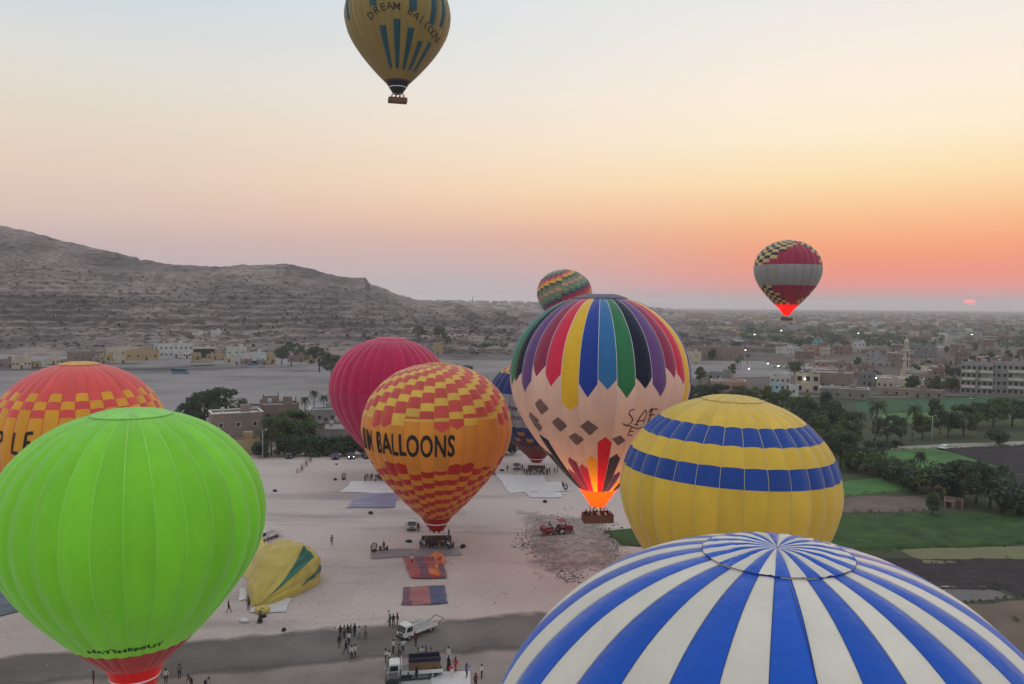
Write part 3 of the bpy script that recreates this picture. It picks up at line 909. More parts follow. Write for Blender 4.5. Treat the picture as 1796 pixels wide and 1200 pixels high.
# ---- 3. red and yellow stepped balloon in the middle
aB = Balloon('hot_air_balloon', 'red and yellow stepped chequer balloon with black lettering, standing in the middle', 767, 142.0, 13.0, 638, 32, mouth=904, off=0.06)
aR, aY, aM = fabric('sheen_red', (198, 84, 78), 0.3), fabric('straw', (224, 186, 86), 0.32), fabric('orange_mid', (222, 150, 62), 0.34)  # upper red paled in the colour, as sky sheen on the grazing top
aR2, aY2 = fabric('deep_red', (186, 40, 34), 0.36), fabric('gold', (226, 156, 40), 0.36)
UN = (aB.ty(745) - aB.ty(690)) / 5
LOW = aB.ty(818)
def stairs(t0, t1, unit, gg, cy, cr, yl=1.25, per=3.1, shift=0.86, ph=0.0):
    """red and yellow steps climbing to the right, cut off between t0 and t1"""
    out = []; k = -40
    base = t0 - shift * gg * unit + ph * unit
    cuts = []
    while True:
        a = base + k * per * unit
        if a > t1 + per * unit: break
        cuts.append((a, cy)); cuts.append((a + yl * unit, cr)); k += 1
    for (a, c), (b, _) in zip(cuts[:-1], cuts[1:]):
        a, b = max(a, t0), min(b, t1)
        if b - a > 0.0025: out.append((c, b, 0))
    if out: out[-1] = (out[-1][0], t1, 0)
    return out
def pat_a(g):
    gg = g if g < 16 else g - 32
    pair = gg % 5 in (0, 1)
    e = aB.ty(736) + (0.010 if gg % 5 == 0 else 0.0)
    s = stairs(0.055, e, UN, gg, aY, aR)
    if pair:
        s.append((aR, e + 0.026, 0.02))
    else:
        s.append((aY, e + (0.03 if gg % 5 == 2 else 0.012), 0.0))
    peak = gg % 5 in (1, 2)
    low = LOW + (0.0 if peak else 0.024)
    s.append((aM, low, -0.016 if peak else 0))
    if peak: s.append((aR2, low + 0.04, 0)); low += 0.04
    return s + stairs(low, 1.0, 0.021, gg, aY2, aR2, 1.5, 3.1, 0.8, 1.0)
aB.envelope(pat_a, fabric('straw_tape', (214, 150, 80), 0.2), 0.055, 0.03)
aB.crown_cap([aY, aR, aR], 0.055, 0.12, edge_mat=aY)
aB.skirt(fabric('dark_red_skirt', (168, 16, 18), 0.35), 0.20, 0.10, m_white)
aB.basket(m_wicker, aB.base.z, 5.2, 2.4)
pts, fs = text_flat('ALIM BALLOONS', 4.9, 0.12, 0.535, 1.08, 0.5)
aB.decal(pts, fs, m_black, 'lettering', R_(-34), aB.ty(785))

# ---- 4. crimson balloon behind it
rB = Balloon('hot_air_balloon', 'plain crimson balloon partly hidden by the stepped red and yellow one', 681, 196.0, 14.2, 593, 30, mouth=806, tilt=(0, R_(1)))
cr1, cr2 = fabric('crimson', (186, 18, 82), 0.36), fabric('crimson_low', (188, 50, 104), 0.45)
rB.envelope(lambda g: [(cr1, rB.ty(693), 0), (cr2, 1.0, 0)], fabric('crimson_tape', (205, 60, 95), 0.2), 0.09, 0.04)
rB.crown_cap([fabric('crimson_top', (205, 40, 80), 0.3)], 0.09, 0.25, edge_mat=cr1)
rB.skirt(red_sk, 0.18, 0.1); rB.basket(m_wicker, rB.base.z)

# ---- 5. rainbow gored balloon lifting off, burner firing
sB = Balloon('hot_air_balloon', 'rainbow gored balloon with cream lower half and burner firing, just lifting off', 1053.5, 126.5, 13.8, 519, 32, mouth=855, off=R_(-6.6))
names = [('yellow', (228, 184, 48)), ('royal', (26, 60, 150)), ('steel', (44, 106, 160)), ('leaf', (46, 120, 80)), ('navy', (10, 22, 48)), ('violet', (98, 72, 128)), ('plum', (140, 50, 84)), ('rose', (196, 40, 74))]
SC = [fabric(n, c, 0.28) for n, c in names]
cream = fabric('cream', (232, 206, 194), 0.42)
tipT = [sB.ty(y) for y in (720, 697, 683, 697, 682, 697, 667, 681)]
tipL = [0.02, 0.045, 0.035, 0.043, 0.038, 0.043, 0.042, 0.042]
PET = {1: ('rose2', 764), 2: ('grey2', 794), 3: ('violet', 826), 4: ('yellow', 838), 5: ('navy', 825), 0: ('flame_yellow', 798), -1: ('rose', 814), -2: ('plum', 804), -3: ('plum', 826), -4: ('navy', 770), -5: ('navy', 800), -6: ('olive', 792), -7: ('yellow', 812)}
PM = {'rose2': fabric('scarlet', (200, 20, 40), 0.4), 'grey2': fabric('slate', (70, 66, 76), 0.3), 'violet': SC[5], 'yellow': SC[0], 'navy': fabric('ink', (22, 18, 26), 0.2), 'rose': SC[7], 'plum': SC[6], 'olive': fabric('olive', (110, 110, 60), 0.3), 'flame_yellow': fabric('marigold', (245, 170, 40), 0.5)}
def pat_s(g):
    gg = g if g < 16 else g - 32
    k = (gg + 1) % 8
    s = [(SC[k], tipT[k] - tipL[k], tipL[k])]
    if gg in PET:
        n, tt = PET[gg]; tt = sB.ty(tt)
    else:
        n, tt = [('plum', .86), ('navy', .80), ('yellow', .88)][gg % 3]
    s.append((cream, tt + 0.03, -0.03)); s.append((PM[n], 1.0, 0))
    return s
sB.envelope(pat_s, fabric('white_seam', (205, 205, 210), 0.2), 0.06, 0.035)
sB.crown_cap([fabric('dusk_top', (90, 84, 110), 0.2)], 0.105, 0.45, edge_mat=fabric('dusk_rim', (60, 55, 70), 0.1), over=1.0)
sB.skirt(fabric('orange_skirt', (240, 80, 24), 0.75), 0.21, 0.085)
sB.basket(m_wicker, 0.21 * 14.05 + 2.5, 4.6, 2.3, 1.2, m_flame, light=3200, lcol=(1, 0.34, 0.10), flame_h=4.6, rz=R_(12))
m_taupe = fabric('taupe', (130, 108, 104), 0.35)
for (px, py, sz, rot) in ((960, 719, 1.0, 35), (945, 744, 0.95, 40), (952, 756, 0.8, 40), (990, 747, 1.0, 38), (1038, 749, 1.05, 45), (1017, 770, 0.95, 40), (1086, 770, 0.8, 40)):
    ph = math.asin(max(-0.97, min(0.97, (px - 1053.5) / 156.0 / max(0.3, prof_rz(sB.ty(py))[0]))))
    c, s_ = math.cos(R_(rot)), math.sin(R_(rot))
    sq = []
    n = 5
    for j in range(n):
        for i in range(n):
            a, b = (i / (n - 1) - .5) * 1.7 * sz, (j / (n - 1) - .5) * 1.9 * sz
            sq.append((a * c - b * s_, a * s_ + b * c))
    sB.decal(sq, [(j * n + i, j * n + i + 1, (j + 1) * n + i + 1, (j + 1) * n + i) for j in range(n - 1) for i in range(n - 1)], m_taupe, 'square_patch', ph, sB.ty(py))
m_script = mat('dark_red_print', (0.055, 0.008, 0.012), 0.7, 0.1)
SA = [[(0.3, 1.25), (-0.35, 1.2), (-0.5, 0.7), (0.1, 0.1), (0.35, -0.4), (0.1, -0.95), (-0.5, -1.15), (-1.2, -0.8), (-0.6, -1.15), (0.6, -1.6), (1.3, -1.7), (2.6, -1.5)],
      [(0.9, -1.1), (1.25, 0.2), (1.9, 1.25), (2.3, 0.6), (2.1, -0.9)], [(0.9, -0.5), (2.2, -0.35)], [(0.7, -1.1), (1.3, -1.1)],
      [(2.7, 0.6), (3.0, 1.25), (4.0, 1.25)], [(3.1, 1.2), (3.0, -1.0)], [(2.8, 0.3), (3.7, 0.4)],
      [(0.4, -1.7), (0.15, -3.0), (0.9, -3.0)], [(0.3, -2.3), (0.9, -2.25)]]
pts, fs = strokes(SA, 0.17, 0.2)
sB.decal(pts, fs, m_script, 'lettering', R_(20.5), sB.ty(732))

# ---- 6. yellow balloon with two blue bands
yB = Balloon('hot_air_balloon', 'yellow balloon with two blue bands, behind the blue and white striped one', 1274, 97, 12.75, 697, 30, zs=1.0, tilt=(R_(-1.0), R_(1.6)), off=0.02)
yy, yb = fabric('canary', (232, 186, 74), 0.34), fabric('band_blue', (28, 68, 150), 0.26)
YT = [yB.ty(y) for y in (751, 784, 821, 858)]
def pat_y(g): return [(yy, YT[0], 0.0), (yb, YT[1], 0.0), (yy, YT[2], 0), (yb, YT[3], 0), (yy, 1.0, 0)]
yB.envelope(pat_y, fabric('canary_tape', (206, 190, 130), 0.2), 0.095, 0.028)
yB.crown_cap([fabric('canary_top', (226, 194, 100), 0.35)], 0.095, 0.2, edge_mat=fabric('canary_rim', (205, 170, 80), 0.2))
yB.skirt(fabric('blue_skirt', (30, 60, 140), 0.3), 0.18, 0.11); yB.basket(m_wicker, yB.base.z)

# ---- 7. blue and white striped balloon, nearest
bB = Balloon('hot_air_balloon', 'blue and white striped balloon seen from above, nearest to the camera', 1363, 36.4, 13.5, 964, 32, zs=1.0, off=R_(4.5), bulge=0.09)
b1, b2 = fabric('cobalt', (12, 80, 180), 0.22, 0.38), fabric('ivory', (226, 214, 198), 0.28, 0.5)
bB.envelope(lambda g: [((b1 if g % 2 == 0 else b2), 1.0, 0)], fabric('navy_tape', (24, 40, 90), 0.05), 0.083, 0.014)
bB.crown_cap([b1, b2], 0.083, 0.12, edge_mat=mat('dark_cord', (0.02, 0.025, 0.045), 0.8), over=1.01, rim_r=0.012)
rope = MB()
K = 46
for k in range(K):
    q0, q1 = 0.1 + 0.4 * k / K, 0.1 + 0.4 * (k + 1) / K
    rope.tube(bB.surf(R_(8 + 7.5 * k / K), q0, 0.05), bB.surf(R_(8 + 7.5 * (k + 1) / K), q1, 0.05), 0.012, n=4, cap=False)
rope.build('crown_line', mat('dark_cord', (0.02, 0.025, 0.045)), bB.root)
bB.skirt(fabric('blue_skirt', (30, 60, 140), 0.3), 0.16, 0.11); bB.basket(m_wicker, bB.base.z)

# ---- 8. olive balloon with teal darts, cut by the top of the picture
dB = Balloon('hot_air_balloon', 'mustard balloon with teal darts high in the sky, cut by the top edge', 697.5, 199, 12.6, None, 42, mouth=146, zs=1.03, off=R_(-1.0))
dY, dT = fabric('mustard', (142, 126, 74), 0.25), fabric('teal', (26, 80, 92), 0.25)
def pat_d(g):
    gg = g if g < 21 else g - 42
    s = [(dY, 0.12, 0)]
    up = {-3: 12, 2: 14, 5: 32, 7: 29, -8: 20, -12: 20, 12: 20, 16: 14, -17: 14}.get(gg)
    if up is not None: s += [(dT, dB.ty(up), -0.012 if gg in (-3,) else (0.012 if gg in (2,) else 0))]
    lo = {-2: 44, 0: 33, 2: 46, 4: 66, 6: 63, 12: 46, 14: 33, 16: 46, -12: 46, -14: 33, -16: 46}.get(gg)
    if lo is not None: s += [(dY, dB.ty(lo), 0.0), (dT, dB.ty(120), 0.0)]
    s += [(dY, dB.ty(137), 0), (fabric('dark_plum', (52, 44, 62), 0.1), 1.0, 0)]
    return s
dB.envelope(pat_d, fabric('mustard_tape', (150, 122, 55), 0.2), 0.05, 0.03)
dB.crown_cap([dY], 0.05, 0.2)
dB.skirt(fabric('black_skirt', (22, 24, 34), 0.1), 0.2, 0.095, m_white)
dB.basket(m_wicker, 0.2 * 13 + 2.1, 4.4, 2.2, 1.0, rz=R_(6))
m_olive = mat('olive_print', (0.035, 0.03, 0.018), 0.8)
for i, ch in enumerate('DREAM BALLOONS'):
    if ch == ' ': continue
    pts, fs = text_flat(ch, 2.3, 0.02, 1.0, 1.0, 0.4)
    a = R_(-30 + i * 7.2)
    rot = -(i - 3.6) * 0.16 if i < 8 else -0.62
    rise = [0.0, .95, 1.5, 1.75, 1.7, 1.35, .9, .2, -.5, -1.2, -1.9, -2.5, -3.0, -3.3][i]
    c, s_ = math.cos(rot), math.sin(rot)
    # small serifs under each stem keep the roman look
    dB.decal([(x * c - y * s_, x * s_ + y * c + rise) for x, y in pts], fs, m_olive, 'lettering', a, dB.ty(26))

# ---- 9. crimson balloon with chequers and grey band, far right
kB = Balloon('hot_air_balloon', 'crimson balloon with chequered shoulders and a grey band, in the far right sky', 1383, 311, 12.3, 422, 24, mouth=542, off=R_(3))
kc, ky, kn, kg = fabric('wine', (150, 30, 66), 0.25), fabric('parchment', (196, 176, 116), 0.25), fabric('midnight', (30, 30, 48), 0.1), fabric('ash', (140, 141, 140), 0.15)
K1, K2 = kB.ty(463.5), kB.ty(499.5)
def pat_k(g):
    gg = g if g < 12 else g - 24
    s = []
    t = 0.04; i = 0
    while t < K1 - .006:
        n = min(K1, t + 0.0365)
        edge = 2 + abs(gg - 2) * 1.65 if gg <= 2 else 2 + (gg - 2) * 2.6
        c = kc if i > edge + 0.6 else (kn if (i + gg) % 2 == 0 else ky)
        if s and s[-1][0] is c: s[-1] = (c, n, 0)
        else: s.append((c, n, 0))
        t = n; i += 1
    s.append((kg, K2, 0)); t = K2; i = 0
    while t < 0.925:
        n = min(0.93, t + 0.032)
        edge = abs(gg - 1) * 2.2
        c = kc if (9 - i) > edge + 0.2 - 3 * (gg > 1) and i < 7 + (gg > 0) * 2 else (kn if (i + gg) % 2 == 0 else ky)
        if abs(gg - 1) * 1.9 > 9 - i: c = kn if (i + gg) % 2 == 0 else ky
        if s[-1][0] is c: s[-1] = (c, n, 0)
        else: s.append((c, n, 0))
        t = n; i += 1
    s.append((fabric('flame_red', (225, 24, 22), 0.6), 1.0, 0))
    return s
kB.envelope(pat_k, fabric('grey_tape', (120, 110, 110), 0.1), 0.04, 0.03)
kB.crown_cap([ky, kn], 0.04, 0.2)
kB.skirt(fabric('flame_red', (225, 24, 22), 0.6), 0.2, 0.09)
kB.basket(m_wicker, 0.2 * 12.85 + 1.9, 4.4, 2.3, 1.05, m_flame, light=1300, lcol=(1, 0.22, 0.06), flame_h=3.6)

# ---- 10. diagonal rainbow balloon, farthest
wB = Balloon('hot_air_balloon', 'small balloon with diagonal rainbow steps rising behind the rainbow gored one', 990.5, 391, 12.95, 473, 24, off=R_(1), zs=1.0)
wc = [fabric('sage', (112, 140, 112), 0.25), fabric('sage2', (130, 150, 120), 0.25), fabric('moss', (92, 122, 100), 0.25), fabric('dusk', (74, 66, 92), 0.2), fabric('magenta', (168, 40, 88), 0.25), fabric('rose_w', (196, 62, 72), 0.25), fabric('apricot', (226, 140, 62), 0.3), fabric('sun_y', (228, 180, 70), 0.3), fabric('bark', (70, 60, 48), 0.1), fabric('sage3', (104, 116, 92), 0.2), fabric('sage4', (120, 136, 106), 0.2), fabric('peach_w', (214, 150, 128), 0.3)]
def pat_w(g):
    gg = g if g < 12 else g - 24
    s = []; t = 0.03; i = 0
    while t < 0.94:
        n = min(0.95, t + 0.032)
        c = wc[int(i - 1 + gg * 1.15 + 1) % 12]
        if s and s[-1][0] is c: s[-1] = (c, n, 0)
        else: s.append((c, n, 0))
        t = n; i += 1
    s.append((wc[8], 1.0, 0))
    return s
wB.envelope(pat_w, fabric('sage_tape', (100, 110, 95), 0.1), 0.03, 0.03)
wB.crown_cap([wc[11]], 0.03, 0.2)
wB.skirt(red_sk, 0.15, 0.09); wB.basket(m_wicker, 0.15 * 13 + 1.9)

# ---- 11. blue and white balloon standing behind the rainbow one
vB = Balloon('hot_air_balloon', 'blue balloon with a white lettered band, standing behind the rainbow gored one', 943, 206, 12.4, 629, 28, mouth=798, off=0.0)
vb, vw, vy, vr = fabric('deep_blue', (20, 42, 104), 0.25), fabric('cool_white', (150, 148, 154), 0.3), fabric('straw_v', (206, 176, 96), 0.3), fabric('brick_v', (176, 76, 62), 0.3)
vbr = fabric('umber', (120, 62, 52), 0.3)
VT = [vB.ty(y) for y in (659, 694, 751)]
def pat_v(g):
    gg = g if g < 14 else g - 28
    s = []; t = 0.04; i = 0
    while t < VT[0] - .004:
        n = min(VT[0], t + 0.038); c = vy if (i + gg) % 2 == 0 else vr
        s.append((c, n, 0)); t = n; i += 1
    s.append((vb, VT[1], 0)); s.append((vw, VT[2], 0))
    d = VT[2] + .04 + abs(((gg + 6) % 9) - 4) * 0.065
    s.append((vb, min(d, 0.86), 0))
    if d < 0.83: s.append((fabric('ochre_v', (176, 118, 56), 0.3), d + 0.035, 0)); s.append((fabric('plum_v', (86, 40, 62), 0.3), 0.875, 0))
    s.append((vbr, 0.945, 0)); s.append((fabric('garnet', (150, 20, 34), 0.3), 1.0, 0))
    return s
vB.envelope(pat_v, fabric('grey_tape_v', (90, 90, 110), 0.1), 0.04, 0.03)
vB.crown_cap([vy, vr], 0.04, 0.2)
vB.skirt(fabric('garnet', (150, 20, 34), 0.3), 0.15, 0.1, m_white); vB.basket(m_wicker, vB.base.z)
pts, fs = text_flat('www.', 2.6, 0.03, 1.1, 1.05, 0.5)
vB.decal(pts, fs, mat('navy_print', (0.03, 0.035, 0.07), 0.7), 'lettering', R_(-25), vB.ty(717))
pts, fs = text_flat('obso', 2.0, 0.02, 1.1, 1.05, 0.5)
vB.decal(pts, fs, mat('brown_print', (0.10, 0.06, 0.06), 0.7), 'lettering', R_(-25), vB.ty(733))
# ================================================================ VEGETATION
def leaf_mat(name, c, c2):
    m = bpy.data.materials.new(name); m.use_nodes = True
    nt = m.node_tree; b = nt.nodes['Principled BSDF']; out = nt.nodes['Material Output']
    b.inputs['Roughness'].default_value = 0.7; b.inputs['Specular IOR Level'].default_value = 0.15
    g = nt.nodes.new('ShaderNodeNewGeometry'); n = nt.nodes.new('ShaderNodeTexNoise'); n.inputs['Scale'].default_value = 0.55; n.inputs['Detail'].default_value = 4
    nt.links.new(g.outputs['Position'], n.inputs['Vector'])
    r = nt.nodes.new('ShaderNodeValToRGB')
    r.color_ramp.elements[0].position = 0.3; r.color_ramp.elements[0].color = (*c, 1)
    r.color_ramp.elements[1].position = 0.7; r.color_ramp.elements[1].color = (*c2, 1)
    nt.links.new(n.outputs['Fac'], r.inputs[0]); nt.links.new(r.outputs[0], b.inputs['Base Color'])
    t = nt.nodes.new('ShaderNodeBsdfTranslucent'); nt.links.new(r.outputs[0], t.inputs['Color'])
    mx = nt.nodes.new('ShaderNodeMixShader'); mx.inputs[0].default_value = 0.25
    nt.links.new(b.outputs[0], mx.inputs[1]); nt.links.new(t.outputs[0], mx.inputs[2]); nt.links.new(mx.outputs[0], out.inputs['Surface'])
    return m
L_dark = leaf_mat('dark_leaves', (0.052, 0.082, 0.058), (0.10, 0.142, 0.085))
L_mid = leaf_mat('mid_leaves', (0.064, 0.106, 0.044), (0.132, 0.188, 0.078))
L_olive = leaf_mat('olive_leaves', (0.07, 0.10, 0.036), (0.13, 0.165, 0.065))
L_palm = leaf_mat('palm_fronds', (0.035, 0.055, 0.03), (0.075, 0.095, 0.05))
m_bark = mat('bark', (0.09, 0.07, 0.055), 0.95, 0.3, 2.0, 0.6, 8)
m_palmbark = mat('palm_bark', (0.15, 0.12, 0.095), 0.95, 0.3, 2.0, 0.6, 8)

def leafcloud(rng, clumps, per, size, name):
    n = len(clumps) * per
    V = np.zeros((n * 4, 3)); k = 0
    for (cx, cy, cz, cr) in clumps:
        d = rng.normal(size=(per, 3)); d /= np.linalg.norm(d, axis=1)[:, None]
        rad = cr * (0.55 + 0.5 * rng.random(per) ** 0.6)
        c = np.array([cx, cy, cz]) + d * rad[:, None] * np.array([1, 1, 0.8])
        nrm = d + 0.8 * rng.normal(size=(per, 3)); nrm /= np.linalg.norm(nrm, axis=1)[:, None]
        a = np.cross(nrm, rng.normal(size=(per, 3))); a /= np.linalg.norm(a, axis=1)[:, None]
        b = np.cross(nrm, a)
        sz = size * (0.6 + 0.8 * rng.random(per))
        for q, (sa, sb) in enumerate(((-1, 0), (0, -.6), (1, 0), (0, .6))):
            V[(k + np.arange(per)) * 4 + q] = c + a * (sa * sz)[:, None] + b * (sb * sz)[:, None]
        k += per
    me = bpy.data.meshes.new(name)
    F = np.arange(n * 4).reshape(n, 4)
    me.vertices.add(n * 4); me.vertices.foreach_set('co', V.ravel().astype(np.float32))
    me.loops.add(n * 4); me.loops.foreach_set('vertex_index', F.ravel().astype(np.int32))
    me.polygons.add(n); me.polygons.foreach_set('loop_start', np.arange(0, n * 4, 4, dtype=np.int32)); me.polygons.foreach_set('loop_total', np.full(n, 4, dtype=np.int32))
    me.update(); me.validate()
    return me

def broad_tree(seed, spread=1.0, h=10.0, clumps=34, per=95):
    rng = np.random.default_rng(seed)
    tr = MB(); cl = []
    tr.tube((0, 0, -0.3), (0.1, 0, h * .22), 0.34, 0.26, 7); tr.tube((0.1, 0, h * .22), (0.2, .1, h * .5), 0.26, 0.16, 7)
    for i in range(7):
        a = i * 0.9 + rng.random(); L = h * (0.22 + 0.12 * rng.random()) * spread
        z0 = h * (0.2 + 0.05 * i)
        tr.tube((0.12, 0, z0), (L * math.cos(a), L * math.sin(a), z0 + h * 0.22), 0.13, 0.05, 5)
    for i in range(clumps):
        u = rng.random(); a = rng.random() * 6.283
        zz = h * (0.30 + 0.62 * u)
        env = math.sqrt(max(0.05, 1 - ((u - 0.42) / 0.62) ** 2))
        rr = h * 0.40 * spread * env * (0.35 + 0.65 * math.sqrt(rng.random()))
        cl.append((rr * math.cos(a), rr * math.sin(a), zz, h * (0.085 + 0.06 * rng.random())))
    return tr.mesh('trunk'), leafcloud(rng, cl, per, h * 0.030, 'crown')
def palm(seed, h=10.0, nf=30, fl=3.0):
    rng = np.random.default_rng(seed)
    tr = MB(); lean = rng.normal() * 0.5
    P = [Vector((lean * (k / 6) ** 2, 0, h * k / 6)) for k in range(7)]
    for k in range(6): tr.tube(P[k] - Vector((0, 0, 0.3 if k == 0 else 0)), P[k + 1], 0.30 - 0.02 * k, 0.28 - 0.02 * k, 7)
    cr = MB(); top = P[-1]
    for i in range(nf):
        a = i * 2.399; up = 0.95 - 1.5 * (i / nf)
        L = fl * (0.85 + 0.3 * rng.random())
        pts = []
        for k in range(7):
            s = k / 6
            pts.append(top + Vector((math.cos(a) * L * s * (1 - .15 * s), math.sin(a) * L * s * (1 - .15 * s), L * (up * s - 0.75 * s * s))))
        side = Vector((-math.sin(a), math.cos(a), 0))
        for k in range(6):
            w0 = 0.34 * math.sin(max(.12, (k / 6)) * 2.9) + .05; w1 = 0.34 * math.sin(max(.12, (k + 1) / 6) * 2.9) + .03
            for sg in (-1, 1):
                dr = Vector((0, 0, -0.22))
                cr.add([pts[k], pts[k + 1], pts[k + 1] + side * sg * w1 + dr * (w1 / .3), pts[k] + side * sg * w0 * .5 + dr * (w0 / .6)], [(0, 1, 2, 3)])
    return tr.mesh('trunk'), cr.mesh('crown')
def bush(seed, h=4.0, clumps=16, per=90):
    rng = np.random.default_rng(seed)
    cl = []
    for i in range(clumps):
        a = rng.random() * 6.283; r = h * .5 * math.sqrt(rng.random())
        cl.append((r * math.cos(a), r * math.sin(a), h * (0.18 + .55 * rng.random()), h * (.16 + .1 * rng.random())))
    tr = MB()
    for i in range(4):
        a = i * 1.6; tr.tube((0, 0, -.2), (h * .2 * math.cos(a), h * .2 * math.sin(a), h * .5), .07, .03, 5)
    return tr.mesh('stem'), leafcloud(rng, cl, per, h * .055, 'foliage')

TREES = {'broad': [broad_tree(i, sp) for i, sp in ((1, 1.0), (2, 1.2), (3, 0.85), (4, 1.35))], 'palm': [palm(11), palm(12, 9), palm(13, 11, 26)], 'bush': [bush(21), bush(22), bush(23)], 'tall': [broad_tree(31, 0.62), broad_tree(32, 0.7)]}
NOM = {'broad': 10.0, 'tall': 10.0, 'palm': 12.0, 'bush': 3.6}
_tc = [0]
def tree(px, py, h, kind, label, leaf=None, group=None, p=None, cat=None):
    v = TREES[kind]; tm, cm = v[_tc[0] % len(v)]; _tc[0] += 1
    if p is None:
        p = G(px, py); p.z = gz(p)
    nm = {'broad': 'tree', 'tall': 'tree', 'palm': 'palm_tree', 'bush': 'bush'}[kind]
    r = empty(nm, p, random.random() * 6.28, label, cat or nm.replace('_', ' '), group)
    s = h / NOM[kind]; r.scale = (s * random.uniform(.92, 1.1), s * random.uniform(.92, 1.1), s)
    link('stem' if kind == 'bush' else 'trunk', tm, r, m_palmbark if kind == 'palm' else m_bark)
    link('foliage' if kind == 'bush' else 'crown', cm, r, leaf or (L_palm if kind == 'palm' else L_mid))
    return r

